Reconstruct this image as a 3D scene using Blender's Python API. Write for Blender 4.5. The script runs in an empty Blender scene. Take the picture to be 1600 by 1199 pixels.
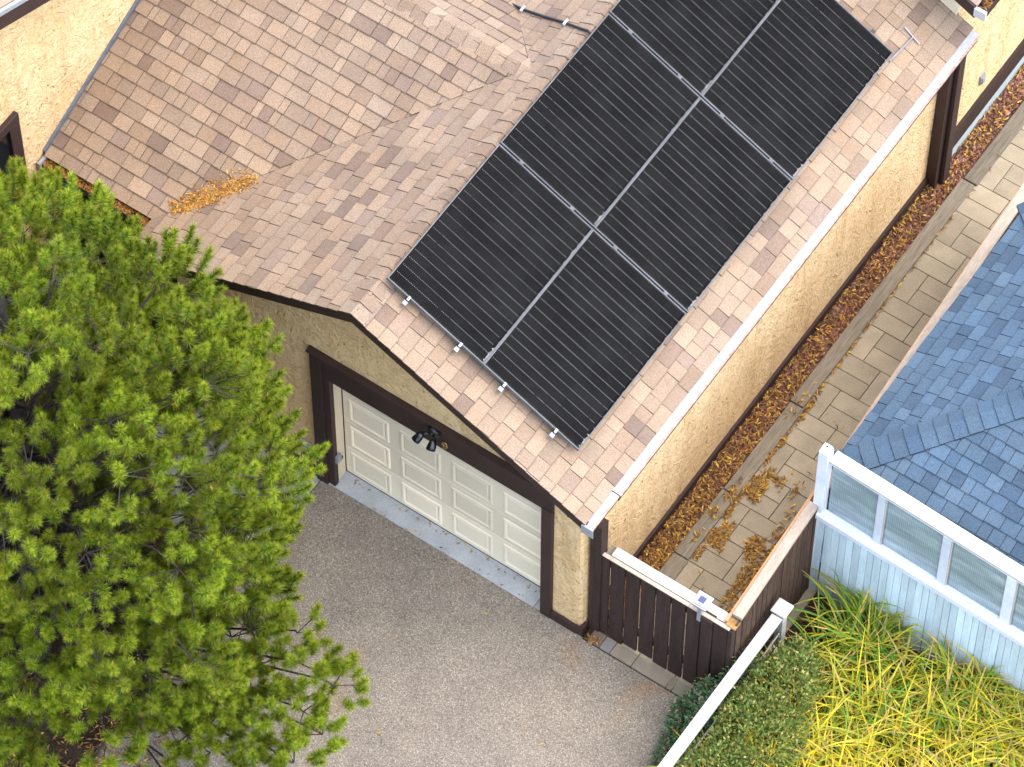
import bpy, math, random
import numpy as np
from mathutils import Vector, Matrix

random.seed(7)
rng = np.random.default_rng(11)
scene = bpy.context.scene
col = scene.collection

# ------------------------------------------------------------------ camera, light, exposure
cam_d = bpy.data.cameras.new('camera')
cam = bpy.data.objects.new('camera', cam_d)
col.objects.link(cam)
CAM = Vector((10.9303, -17.0978, 37.6168))
FW = Vector((-0.2950, 0.4303, -0.8532)).normalized()
RT = Vector((0.8251, 0.5649, 0.0027)); RT = (RT - FW * RT.dot(FW)).normalized()
# roll angle is carried by RT.z
YAW, PIT, ROL = -0.6003, 1.02216, 0.00269
fwv = Vector((math.sin(YAW) * math.cos(PIT), math.cos(YAW) * math.cos(PIT), -math.sin(PIT)))
rtv = Vector((math.cos(YAW), -math.sin(YAW), 0))
upv = rtv.cross(fwv)
r2 = math.cos(ROL) * rtv + math.sin(ROL) * upv
u2 = -math.sin(ROL) * rtv + math.cos(ROL) * upv
cam.matrix_world = Matrix(((r2.x, u2.x, -fwv.x, CAM.x), (r2.y, u2.y, -fwv.y, CAM.y), (r2.z, u2.z, -fwv.z, CAM.z), (0, 0, 0, 1)))
cam_d.sensor_width = 36
cam_d.lens = 7142.39 / 1600 * 36
cam_d.clip_end = 500
scene.camera = cam

SUN_EL, SUN_AZ = math.radians(66), math.radians(60)     # azimuth from +Y towards +X
world = bpy.data.worlds.new('World'); scene.world = world
world.use_nodes = True
wn = world.node_tree.nodes; wl = world.node_tree.links
bg = wn['Background']
sky = wn.new('ShaderNodeTexSky'); sky.sky_type = 'NISHITA'; sky.sun_disc = False
sky.sun_elevation = SUN_EL; sky.sun_rotation = SUN_AZ
sky.dust_density = 1.5; sky.ozone_density = 0.3; sky.air_density = 1.0
wl.new(sky.outputs[0], bg.inputs[0]); bg.inputs[1].default_value = 0.15
sun_d = bpy.data.lights.new('sun', 'SUN'); sun_d.energy = 1.1; sun_d.angle = math.radians(110); sun_d.color = (1, 0.88, 0.71)
sun = bpy.data.objects.new('sun', sun_d); col.objects.link(sun)
sdir = Vector((math.sin(SUN_AZ) * math.cos(SUN_EL), math.cos(SUN_AZ) * math.cos(SUN_EL), math.sin(SUN_EL)))
sun.rotation_euler = sdir.to_track_quat('Z', 'Y').to_euler()
sun.location = (0, 0, 30)
scene.view_settings.view_transform = 'Standard'
scene.view_settings.look = 'None'
scene.view_settings.exposure = 2.22
scene.view_settings.gamma = 1
scene.view_settings.use_curve_mapping = False

# ------------------------------------------------------------------ helpers
class MB:
    def __init__(s): s.v = []; s.f = []; s.c = []
    def poly(s, pts, c=(1, 1, 1)):
        n = len(s.v); s.v += [tuple(p) for p in pts]; s.f.append(tuple(range(n, n + len(pts)))); s.c.append(c)
    def prism(s, bot, top, c=(1, 1, 1)):
        n = len(s.v); k = len(bot)
        s.v += [tuple(p) for p in bot] + [tuple(p) for p in top]
        s.f.append(tuple(range(n + k - 1, n - 1, -1))); s.f.append(tuple(range(n + k, n + 2 * k)))
        for i in range(k):
            j = (i + 1) % k
            s.f.append((n + i, n + j, n + k + j, n + k + i))
        s.c += [c] * (k + 2)
        return s
    def box(s, x0, x1, y0, y1, z0, z1, c=(1, 1, 1)):
        return s.prism([(x0, y0, z0), (x1, y0, z0), (x1, y1, z0), (x0, y1, z0)], [(x0, y0, z1), (x1, y0, z1), (x1, y1, z1), (x0, y1, z1)], c)
    def bar(s, a, b, w, h, side=None, c=(1, 1, 1)):
        a = Vector(a); b = Vector(b); d = (b - a).normalized()
        if side is None: side = Vector((0, 0, 1)).cross(d) if abs(d.z) < .9 else Vector((1, 0, 0))
        side = Vector(side).normalized(); n = d.cross(side).normalized()
        q = [side * (-w / 2) + n * (-h / 2), side * (w / 2) + n * (-h / 2), side * (w / 2) + n * (h / 2), side * (-w / 2) + n * (h / 2)]
        return s.prism([a + k for k in q], [b + k for k in q], c)
    def tube(s, path, rad, n=8, c=(1, 1, 1)):
        path = [Vector(p) for p in path]
        if not hasattr(rad, '__len__'): rad = [rad] * len(path)
        base = len(s.v); ref = Vector((0.31, 0.2, 0.93))
        for i, p in enumerate(path):
            d = (path[min(i + 1, len(path) - 1)] - path[max(i - 1, 0)]).normalized()
            a = d.cross(ref)
            if a.length < 1e-3: a = d.cross(Vector((1, 0, 0)))
            a.normalize(); b = d.cross(a)
            for k in range(n):
                t = 2 * math.pi * k / n
                s.v.append(tuple(p + (a * math.cos(t) + b * math.sin(t)) * rad[i]))
        for i in range(len(path) - 1):
            for k in range(n):
                k2 = (k + 1) % n; A = base + i * n; B = A + n
                s.f.append((A + k, A + k2, B + k2, B + k)); s.c.append(c)
        s.f.append(tuple(range(base + n - 1, base - 1, -1))); s.c.append(c)
        m = base + (len(path) - 1) * n
        s.f.append(tuple(range(m, m + n))); s.c.append(c)
        return s

WLOC = {}
def props(o, label=None, cat=None, group=None, kind=None):
    if label: o['label'] = label
    if cat: o['category'] = cat
    if group: o['group'] = group
    if kind: o['kind'] = kind
    return o

def link_mesh(name, me, parent=None, loc=(0, 0, 0)):
    o = bpy.data.objects.new(name, me); col.objects.link(o)
    o.location = loc
    if parent: o.parent = parent
    return o

def obj(name, mb, mat, parent=None, bevel=0, smooth=False, local=False, tint=None):
    """link the collected shape as ONE mesh object; coordinates are world ones unless local"""
    vs = np.array(mb.v, dtype=float)
    c = (vs.min(0) + vs.max(0)) / 2; c[2] = vs[:, 2].min()
    me = bpy.data.meshes.new(name)
    me.from_pydata([tuple(v) for v in (vs - c)], [], mb.f)
    at = me.color_attributes.new('Col', 'FLOAT_COLOR', 'CORNER')
    lc = []
    for f, cc in zip(mb.f, mb.c): lc += [cc[0], cc[1], cc[2], 1.0] * len(f)
    at.data.foreach_set('color', lc)
    if smooth: me.polygons.foreach_set('use_smooth', [True] * len(me.polygons))
    me.materials.append(mat)
    pw = Vector((0, 0, 0)) if (parent is None or local) else WLOC[parent.name]
    o = link_mesh(name, me, parent, Vector(c) - pw)
    WLOC[o.name] = Vector(c) if not local else Vector((0, 0, 0))
    if bevel:
        m = o.modifiers.new('edge', 'BEVEL'); m.width = bevel; m.segments = 2; m.limit_method = 'ANGLE'
    if tint: o.color = (*tint, 1)
    return o

def tris(name, V, Ccol, mat, parent=None, k=3, faces=None):
    """triangle or quad soup from arrays: V (n*k,3), colour per face (n,3)"""
    V = np.asarray(V, dtype=np.float32).reshape(-1, 3)
    me = bpy.data.meshes.new(name)
    c = (V.min(0) + V.max(0)) / 2; c[2] = V[:, 2].min()
    nl = len(V) if faces is None else faces.size
    me.vertices.add(len(V)); me.vertices.foreach_set('co', (V - c).ravel())
    me.loops.add(nl)
    idx = np.arange(nl, dtype=np.int32) if faces is None else faces.astype(np.int32).ravel()
    me.loops.foreach_set('vertex_index', idx)
    nf = nl // k
    me.polygons.add(nf)
    me.polygons.foreach_set('loop_start', np.arange(0, nl, k, dtype=np.int32))
    me.polygons.foreach_set('loop_total', np.full(nf, k, dtype=np.int32))
    me.update(calc_edges=True)
    at = me.color_attributes.new('Col', 'FLOAT_COLOR', 'CORNER')
    cc = np.ones((nf, k, 4), dtype=np.float32); cc[:, :, :3] = np.asarray(Ccol, dtype=np.float32)[:, None, :]
    at.data.foreach_set('color', cc.ravel())
    me.materials.append(mat)
    pw = Vector((0, 0, 0)) if parent is None else WLOC[parent.name]
    o = link_mesh(name, me, parent, Vector([float(x) for x in c]) - pw)
    WLOC[o.name] = Vector([float(x) for x in c])
    return o

def empty(name, loc, label, cat, group=None, rot=(0, 0, 0)):
    o = bpy.data.objects.new(name, None); col.objects.link(o)
    o.location = loc; o.rotation_euler = rot; o.empty_display_size = .1
    WLOC[o.name] = Vector(loc)
    return props(o, label, cat, group)

# ------------------------------------------------------------------ materials
def nt(name):
    m = bpy.data.materials.new(name); m.use_nodes = True
    return m, m.node_tree.nodes, m.node_tree.links, m.node_tree.nodes['Principled BSDF']

def N(n, t, **kw):
    x = n.new(t)
    for k, v in kw.items():
        if k in x.inputs: x.inputs[k].default_value = v
        else: setattr(x, k, v)
    return x

def coords(n, l, scale=(1, 1, 1), rot=(0, 0, 0), local=False):
    if local: g = n.new('ShaderNodeTexCoord'); out = g.outputs['Object']
    else: g = n.new('ShaderNodeNewGeometry'); out = g.outputs['Position']
    mp = n.new('ShaderNodeMapping'); mp.inputs['Scale'].default_value = scale; mp.inputs['Rotation'].default_value = rot
    l.new(out, mp.inputs[0]); return mp.outputs[0]

def noise(n, l, vec, scale, detail=4, rough=.55, dist=0):
    x = N(n, 'ShaderNodeTexNoise', Scale=scale, Detail=detail, Roughness=rough, Distortion=dist)
    l.new(vec, x.inputs['Vector']); return x.outputs['Fac']

def ramp(n, l, fac, stops):
    r = n.new('ShaderNodeValToRGB')
    while len(r.color_ramp.elements) < len(stops): r.color_ramp.elements.new(.5)
    for e, (p, c) in zip(r.color_ramp.elements, stops):
        e.position = p; e.color = (*c, 1) if len(c) == 3 else c
    l.new(fac, r.inputs[0]); return r.outputs[0]

def g3(v): return (v, v, v)

def mul(n, l, a, b, fac=1.0, mode='MULTIPLY'):
    m = n.new('ShaderNodeMix'); m.data_type = 'RGBA'; m.blend_type = mode
    m.inputs['Factor'].default_value = fac
    for s, i in ((a, 6), (b, 7)):
        if isinstance(s, tuple): m.inputs[i].default_value = (*s, 1)
        else: l.new(s, m.inputs[i])
    return m.outputs[2]

def bump(n, l, p, h, strength, dist):
    b = N(n, 'ShaderNodeBump', Strength=strength, Distance=dist); l.new(h, b.inputs['Height']); l.new(b.outputs[0], p.inputs['Normal']); return b

def tinted(name, rough=.85, s1=60, v1=(.75, 1.2), s2=6, v2=(.85, 1.12), bstr=.4, bdist=.003, spec=.3, stretch=(1, 1, 1), basec=None, metal=0, local=False):
    """colour comes from the Col attribute times the object's tint; noise adds grain and wear"""
    m, n, l, p = nt(name)
    if basec is None:
        at = n.new('ShaderNodeVertexColor'); at.layer_name = 'Col'
        oi = n.new('ShaderNodeObjectInfo')
        base = mul(n, l, at.outputs[0], oi.outputs['Color'])
    else:
        at = n.new('ShaderNodeRGB'); at.outputs[0].default_value = (*basec, 1); base = at.outputs[0]
        oi = n.new('ShaderNodeObjectInfo')
        rr = ramp(n, l, oi.outputs['Random'], [(0, g3(.86)), (1, g3(1.1))])
        base = mul(n, l, base, rr)
    vec = coords(n, l, stretch, local=local)
    f1 = noise(n, l, vec, s1, 3)
    f2 = noise(n, l, vec, s2, 4)
    b1 = mul(n, l, base, ramp(n, l, f1, [(.25, g3(v1[0])), (.75, g3(v1[1]))]))
    b2 = mul(n, l, b1, ramp(n, l, f2, [(.25, g3(v2[0])), (.75, g3(v2[1]))]))
    l.new(b2, p.inputs['Base Color'])
    p.inputs['Roughness'].default_value = rough; p.inputs['Specular IOR Level'].default_value = spec
    p.inputs['Metallic'].default_value = metal
    if bstr: bump(n, l, p, f1, bstr, bdist)
    return m

def stucco():
    m, n, l, p = nt('stucco')
    vec = coords(n, l)
    # trowel strokes: distorted, direction-broken ridges
    w = noise(n, l, vec, 7.0, 5, .6, 1.2)
    ridge = ramp(n, l, w, [(.38, g3(0)), (.5, g3(1)), (.62, g3(.15))])
    fine = noise(n, l, vec, 55, 4, .6)
    big = noise(n, l, vec, 1.1, 3, .5)
    vs = coords(n, l, (30, 30, 12), (.5, .4, .3))
    st = noise(n, l, vs, 1.0, 2, .5, .9)
    pit = ramp(n, l, st, [(.66, g3(0)), (.74, g3(.8))])
    c = ramp(n, l, big, [(.3, (.79, .55, .29)), (.7, (.86, .635, .36))])
    c = mul(n, l, c, ramp(n, l, fine, [(.25, g3(.82)), (.75, g3(1.1))]))
    c = mul(n, l, c, ramp(n, l, ridge, [(0, (.90, .85, .75)), (1, g3(1.08))]))
    runs = noise(n, l, coords(n, l, (5, 5, .35)), 1.0, 4, .6, .2)
    c = mul(n, l, c, ramp(n, l, runs, [(.3, (.86, .82, .76)), (.5, g3(1)), (.7, (1.05, 1.05, 1.06))]))
    # crevices in the trowelled coat hold dirt
    mm = n.new('ShaderNodeMix'); mm.data_type = 'RGBA'; l.new(pit, mm.inputs[0]); l.new(c, mm.inputs[6]); mm.inputs[7].default_value = (.27, .16, .06, 1)
    l.new(mm.outputs[2], p.inputs['Base Color'])
    p.inputs['Roughness'].default_value = .92; p.inputs['Specular IOR Level'].default_value = .15
    a = n.new('ShaderNodeMath'); a.operation = 'MULTIPLY_ADD'; l.new(ridge, a.inputs[0]); a.inputs[1].default_value = .8; l.new(fine, a.inputs[2])
    b = n.new('ShaderNodeMath'); b.operation = 'SUBTRACT'; l.new(a.outputs[0], b.inputs[0]); l.new(pit, b.inputs[1])
    bump(n, l, p, b.outputs[0], .9, .016)
    return m

def driveway_mat():
    m, n, l, p = nt('exposed_aggregate')
    vec = coords(n, l)
    vo = N(n, 'ShaderNodeTexVoronoi', Scale=105.0); l.new(vec, vo.inputs['Vector'])
    sep = n.new('ShaderNodeSeparateColor'); l.new(vo.outputs['Color'], sep.inputs[0])
    peb = ramp(n, l, sep.outputs[0], [(0, (.175, .146, .112)), (.3, (.245, .210, .163)), (.6, (.282, .244, .190)), (.85, (.335, .292, .230)), (1, (.44, .40, .335))])
    edge = ramp(n, l, vo.outputs['Distance'], [(.25, g3(1)), (.7, g3(.66))])
    c = mul(n, l, peb, edge)
    st = noise(n, l, vec, .9, 5, .6, .6)
    c = mul(n, l, c, ramp(n, l, st, [(.3, (.84, .85, .86)), (.48, g3(.98)), (.7, (1.10, 1.09, 1.06))]))
    st2 = noise(n, l, vec, 3.3, 3, .6)
    c = mul(n, l, c, ramp(n, l, st2, [(.3, g3(.9)), (.7, g3(1.08))]))
    ru = noise(n, l, vec, 1.7, 2, .5)
    rm = ramp(n, l, ru, [(.58, g3(0)), (.76, g3(.7))])
    mm = n.new('ShaderNodeMix'); mm.data_type = 'RGBA'; mm.blend_type = 'MULTIPLY'; l.new(rm, mm.inputs[0]); l.new(c, mm.inputs[6]); mm.inputs[7].default_value = (1.0, .74, .52, 1)
    l.new(mm.outputs[2], p.inputs['Base Color'])
    p.inputs['Roughness'].default_value = .85; p.inputs['Specular IOR Level'].default_value = .3
    inv = n.new('ShaderNodeMath'); inv.operation = 'SUBTRACT'; inv.inputs[0].default_value = 1; l.new(vo.outputs['Distance'], inv.inputs[1])
    bump(n, l, p, inv.outputs[0], .5, .006)
    return m

def leafy(name, trans=.3, rough=.5, spec=.35):
    m, n, l, p = nt(name)
    at = n.new('ShaderNodeVertexColor'); at.layer_name = 'Col'
    vec = coords(n, l)
    c = mul(n, l, at.outputs[0], ramp(n, l, noise(n, l, vec, 30, 2), [(.3, g3(.8)), (.7, g3(1.15))]))
    l.new(c, p.inputs['Base Color']); p.inputs['Roughness'].default_value = rough; p.inputs['Specular IOR Level'].default_value = spec
    tr = n.new('ShaderNodeBsdfTranslucent'); l.new(c, tr.inputs[0])
    mx = n.new('ShaderNodeMixShader'); mx.inputs[0].default_value = trans
    l.new(p.outputs[0], mx.inputs[1]); l.new(tr.outputs[0], mx.inputs[2])
    l.new(mx.outputs[0], n['Material Output'].inputs[0])
    return m

def cell_mat():
    m, n, l, p = nt('solar_cell')
    tc = n.new('ShaderNodeTexCoord')
    sx = n.new('ShaderNodeSeparateXYZ'); l.new(tc.outputs['Object'], sx.inputs[0])
    def wave(src, per, width):
        a = n.new('ShaderNodeMath'); a.operation = 'DIVIDE'; l.new(src, a.inputs[0]); a.inputs[1].default_value = per
        f = n.new('ShaderNodeMath'); f.operation = 'FRACT'; l.new(a.outputs[0], f.inputs[0])
        g = n.new('ShaderNodeMath'); g.operation = 'LESS_THAN'; l.new(f.outputs[0], g.inputs[0]); g.inputs[1].default_value = width
        return g.outputs[0]
    bus = wave(sx.outputs[0], .01795, .09)
    vec = coords(n, l)
    dust = noise(n, l, vec, 3.2, 5, .65, .4)
    spk = ramp(n, l, noise(n, l, vec, 46, 2, .5), [(.72, g3(0)), (.80, g3(1))])
    base = ramp(n, l, dust, [(.3, (.0022, .0022, .0024)), (.75, (.0085, .0083, .0080))])
    oi = n.new('ShaderNodeObjectInfo')
    base = mul(n, l, base, ramp(n, l, oi.outputs['Random'], [(0, g3(.7)), (1, g3(1.25))]))
    mm = n.new('ShaderNodeMix'); mm.data_type = 'RGBA'; l.new(bus, mm.inputs[0]); l.new(base, mm.inputs[6]); mm.inputs[7].default_value = (.034, .034, .034, 1)
    ms = n.new('ShaderNodeMix'); ms.data_type = 'RGBA'; mf = n.new('ShaderNodeMath'); mf.operation = 'MULTIPLY'; l.new(spk, mf.inputs[0]); mf.inputs[1].default_value = .07
    l.new(mf.outputs[0], ms.inputs[0]); l.new(mm.outputs[2], ms.inputs[6]); ms.inputs[7].default_value = (.4, .38, .35, 1)
    l.new(ms.outputs[2], p.inputs['Base Color'])
    p.inputs['Roughness'].default_value = .3; p.inputs['Specular IOR Level'].default_value = .02
    return m

def pane_mat():
    m, n, l, p = nt('ribbed_plastic')
    vec = coords(n, l)
    st = noise(n, l, coords(n, l, (.9, 1, 5.5), (0, .55, 0)), 1.8, 4, .55, .25)
    c = ramp(n, l, st, [(.3, (.20, .265, .285)), (.5, (.30, .38, .40)), (.66, (.42, .51, .54)), (.74, (.72, .80, .83))])
    l.new(c, p.inputs['Base Color']); p.inputs['Roughness'].default_value = .22; p.inputs['Specular IOR Level'].default_value = .6
    tr = n.new('ShaderNodeBsdfTransparent'); tr.inputs[0].default_value = (.75, .85, .88, 1)
    mx = n.new('ShaderNodeMixShader'); mx.inputs[0].default_value = .13
    l.new(p.outputs[0], mx.inputs[1]); l.new(tr.outputs[0], mx.inputs[2]); l.new(mx.outputs[0], n['Material Output'].inputs[0])
    return m

M = {}
M['stucco'] = stucco()
M['shingle'] = tinted('asphalt_shingle', .95, 120, (.58, 1.45), 2.2, (.88, 1.1), .5, .003, .2)
M['deck'] = tinted('roof_felt', .95, 30, (.8, 1.1), 3, (.9, 1.1), .2, .003, .2, basec=(.10, .07, .055))
M['brown'] = tinted('dark_brown_paint', .6, 60, (.8, 1.2), 4, (.8, 1.2), .25, .002, .35, basec=(.034, .0175, .014))
M['brownwood'] = tinted('dark_stained_wood', .8, 22, (.6, 1.35), 3, (.7, 1.35), .5, .003, .25, (6, 6, .6), basec=(.040, .023, .018))
M['weathered'] = tinted('weathered_dark_wood', .85, 16, (.45, 1.7), 3, (.6, 1.6), .6, .004, .2, (6, 6, .5), basec=(.055, .033, .022))
M['door'] = tinted('cream_door_paint', .5, 40, (.97, 1.03), 1.5, (.93, 1.05), .08, .001, .4, basec=(.82, .715, .54))
M['cream'] = tinted('cream_paint', .6, 40, (.93, 1.05), 2, (.9, 1.05), .1, .001, .3, basec=(.66, .54, .36))
M['white'] = tinted('white_paint', .6, 45, (.88, 1.05), 5, (.74, 1.08), .15, .001, .35, basec=(.53, .51, .475))
M['capwood'] = tinted('pale_weathered_cap', .75, 20, (.8, 1.15), 4, (.75, 1.12), .25, .002, .25, (5, 1, 5), basec=(.42, .34, .26))
M['bluewhite'] = tinted('pale_blue_paint', .65, 30, (.9, 1.08), 2.5, (.8, 1.12), .2, .002, .3, (4, 4, .7), basec=(.58, .69, .73))
M['whiteblue'] = tinted('bluish_white_paint', .6, 30, (.92, 1.06), 3, (.84, 1.08), .15, .001, .3, basec=(.62, .65, .70))
M['gutter'] = tinted('white_aluminium', .55, 35, (.86, 1.06), 4, (.72, 1.08), .1, .001, .4, basec=(.36, .37, .385))
M['lip'] = tinted('rusty_lip', .8, 60, (.5, 1.5), 14, (.6, 1.5), .4, .003, .3, basec=(.42, .27, .22))
M['frame'] = tinted('grey_anodised_frame', .7, 50, (.8, 1.2), 5, (.75, 1.2), 0, .001, .15, basec=(.12, .12, .12))
M['black'] = tinted('black_plastic', .4, 50, (.8, 1.2), 5, (.8, 1.2), 0, .001, .5, basec=(.008, .009, .011))
M['lampblack'] = tinted('gloss_black', .18, 50, (.9, 1.1), 5, (.9, 1.1), 0, .001, .6, basec=(.006, .008, .013))
M['tab'] = tinted('white_tabs', .8, 80, (.7, 1.2), 9, (.6, 1.3), 0, .001, .1, basec=(.27, .27, .265))
M['alu'] = tinted('bare_aluminium', .35, 50, (.9, 1.05), 6, (.9, 1.05), 0, .001, .5, basec=(.36, .36, .38), metal=.2)
M['dirt'] = tinted('pale_dust', .9, 90, (.4, 1.5), 20, (.5, 1.4), .3, .001, .1, basec=(.22, .21, .195))
M['sheet'] = tinted('black_backsheet', .7, 50, (.8, 1.2), 5, (.8, 1.2), 0, .001, .02, basec=(.0035, .0035, .0038))
M['concrete'] = tinted('concrete', .9, 90, (.8, 1.15), 3, (.8, 1.15), .3, .003, .25, basec=(.30, .30, .30))
M['apron'] = tinted('painted_concrete', .8, 60, (.85, 1.1), 3.5, (.75, 1.15), .25, .002, .3, basec=(.40, .42, .43))
M['foundation'] = tinted('foundation_concrete', .9, 60, (.85, 1.1), 3.5, (.85, 1.1), .25, .002, .2, basec=(.33, .38, .37))
M['paver'] = tinted('concrete_paver', .9, 110, (.78, 1.18), 5, (.84, 1.12), .35, .002, .25)
M['plank'] = tinted('weathered_timber', .85, 14, (.62, 1.3), 2.5, (.8, 1.15), .5, .004, .25, (7, .5, 7), basec=(.19, .162, .118))
M['soil'] = tinted('dark_soil', .95, 50, (.5, 1.5), 5, (.6, 1.3), .8, .02, .1, basec=(.055, .038, .024))
M['gravel'] = tinted('gravel_base', .95, 45, (.5, 1.5), 5, (.7, 1.3), .8, .02, .1, basec=(.13, .07, .05))
M['rock'] = tinted('lava_rock', .95, 60, (.6, 1.4), 9, (.8, 1.2), .5, .005, .15)
M['leaf'] = leafy('dry_leaf', .2, .6, .3)
M['needle'] = leafy('pine_needle', .2, .45, .35)
M['blade'] = leafy('strap_leaf', .35, .45, .35)
M['bush'] = leafy('small_leaf', .3, .5, .3)
M['bark'] = tinted('grey_bark', .95, 30, (.5, 1.5), 6, (.7, 1.3), .8, .01, .1, (3, 3, 1), basec=(.062, .052, .045))
M['cell'] = cell_mat()
M['pane'] = pane_mat()
M['gold'] = tinted('brass', .4, 50, (.8, 1.1), 5, (.8, 1.1), 0, .001, .5, basec=(.42, .27, .09), metal=.5)
M['blue'] = tinted('blue_cell', .2, 50, (.8, 1.1), 5, (.8, 1.1), 0, .001, .6, basec=(.03, .05, .16))
M['grey'] = tinted('grey_metal', .5, 50, (.85, 1.1), 5, (.85, 1.1), 0, .001, .4, basec=(.30, .31, .33), metal=.2)
M['slate'] = tinted('slate_flashing', .6, 50, (.85, 1.1), 8, (.7, 1.25), .1, .001, .3, basec=(.085, .09, .10))
M['dark'] = tinted('porch_shade', .6, 40, (.8, 1.2), 5, (.8, 1.2), 0, .001, .3, basec=(.012, .010, .009))  # near black, deep porch shade put into the colour
M['glass'] = tinted('window_glass', .08, 40, (.9, 1.1), 5, (.9, 1.1), 0, .001, .6, basec=(.012, .014, .016))
M['drive'] = driveway_mat()

# ------------------------------------------------------------------ dimensions
AL = 0.4566
CA, SA, TA = math.cos(AL), math.sin(AL), math.tan(AL)
RX, RZ = -2.26, 3.931          # garage ridge line x and z
OV = 0.30                      # rake overhang
EXR, EXL = 0.22, -4.84         # eave x, right and left
BACK = 6.19                    # house wall behind the garage
CRY, CRZ = 2.785, 3.817        # cross roof ridge
CGY = 0.125                   # cross roof eave y
def zr(x): return RZ - (x - RX) * TA          # right slope
def zl(x): return RZ + (x - RX) * TA          # left slope
TC = .431; CC = 1 / math.hypot(1, TC); SC = TC * CC      # the cross roof is a little shallower
def zc(y): return CRZ + (y - CRY) * TC        # cross roof front slope
HX = -6.12                    # house side wall on the left

# ------------------------------------------------------------------ ground
def sheet(name, x0, x1, y0, y1, z, mat, kind='structure', t=.0):
    mb = MB()
    if t: mb.box(x0, x1, y0, y1, z - t, z)
    else: mb.poly([(x0, y0, z), (x1, y0, z), (x1, y1, z), (x0, y1, z)])
    return props(obj(name, mb, mat), kind=kind)
g = sheet('ground', -60, 60, -60, 60, -.03, M['soil'])
dw = MB(); dw.poly([(-2.94, -30, 0), (1.50, -30, 0), (1.40, -.75, 0), (1.20, -.04, 0), (.02, -.04, 0), (.02, .30, 0), (-2.94, .30, 0)])
props(obj('driveway', dw, M['drive']), kind='structure')
sheet('concrete_slab', -4.6, -2.952, -1.3, .05, -.002, M['concrete'], t=.1)
ap = MB(); ap.box(-2.86, -.50, -.035, .22, -.05, .012); ap.box(-.495, -.36, -.03, .22, -.05, .010)
props(obj('door_apron', ap, M['apron'], bevel=.004), kind='structure')
sheet('garden_bed', 1.43, 9, -30, 1.75, -.012, M['soil'])
sheet('gravel_bed', -.02, .30, .15, 13, .0, M['gravel'], t=.05)
sheet('planting_bed', -9, -2.952, -30, -1.3, -.010, M['soil'])

# ------------------------------------------------------------------ the house with its attached garage
house = empty('house', (-2.26, 3, 0), 'cream stucco house with dark brown trim, attached garage and brown shingle roofs', 'house')

def wall(pts, mat=M['stucco'], name='wall', bevel=0):
    """extruded convex outline: pts bottom list -> prism given as two rings"""
    mb = MB(); mb.prism(pts[0], pts[1]); return obj(name, mb, mat, house, bevel=bevel)

TH = .16
zw = lambda x: (zr(x) if x > RX else zl(x)) - .06
# front wall pieces round the door opening
OX0, OX1, OZ = -2.83, -.42, 1.96
def fpiece(xs):
    a = [(x, 0, z) for x, z in xs]; b = [(x, TH, z) for x, z in xs]
    mb = MB(); mb.prism(b, a); obj('wall', mb, M['stucco'], house)
fpiece([(-4.60, 0), (OX0, 0), (OX0, zw(OX0)), (-4.5, zw(-4.60))])
fpiece([(OX0, OZ), (OX1, OZ), (OX1, zw(OX1)), (RX, zw(RX)), (OX0, zw(OX0))])
# right pier with a slightly flared round corner
pm = MB()
ring0 = [(OX1, 0), (-.07, -.012), (-.015, -.004), (.012, .025), (.02, .09), (.0, TH), (OX1, TH)]
ring1 = [(OX1, 0), (-.06, .0), (-.02, .004), (-.004, .03), (.0, .09), (.0, TH), (OX1, TH)]
pm.prism([(x, y, 0) for x, y in ring0], [(x, y, zw(x) - .02) for x, y in ring1])
obj('wall', pm, M['stucco'], house, smooth=False)
wall(([(-TH, TH, 0), (0, TH, 0), (0, BACK, 0), (-TH, BACK, 0)], [(-TH, TH, zr(-TH) - .06), (0, TH, zr(0) - .06), (0, BACK, zr(0) - .06), (-TH, BACK, zr(-TH) - .06)]))
wall(([(-4.60, TH, 0), (-4.44, TH, 0), (-4.44, 2.6, 0), (-4.60, 2.6, 0)], [(-4.60, TH, 2.60), (-4.44, TH, 2.66), (-4.44, 2.6, 2.66), (-4.60, 2.6, 2.60)]))
# porch back wall and floor, coloured near black as deep shade, with a dark door
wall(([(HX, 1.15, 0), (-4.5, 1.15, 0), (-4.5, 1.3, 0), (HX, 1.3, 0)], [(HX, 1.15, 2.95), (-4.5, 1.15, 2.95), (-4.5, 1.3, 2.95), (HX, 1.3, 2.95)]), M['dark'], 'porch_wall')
mb = MB(); mb.box(-5.75, -4.85, 1.10, 1.148, .05, 2.05); pd = obj('porch_door', mb, M['brown'], house, bevel=.006)
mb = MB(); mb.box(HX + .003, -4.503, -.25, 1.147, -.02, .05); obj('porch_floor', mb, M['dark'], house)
mb = MB(); mb.box(HX + .001, HX + .02, .14, 1.148, .051, 2.299); obj('porch_shade_board', mb, M['dark'], house)  # added board over the stucco, blackened to stand for porch shade
mb = MB(); mb.box(HX + .002, -4.502, .3, 1.148, 2.30, 2.34); obj('porch_ceiling', mb, M['dark'], house)
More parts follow.
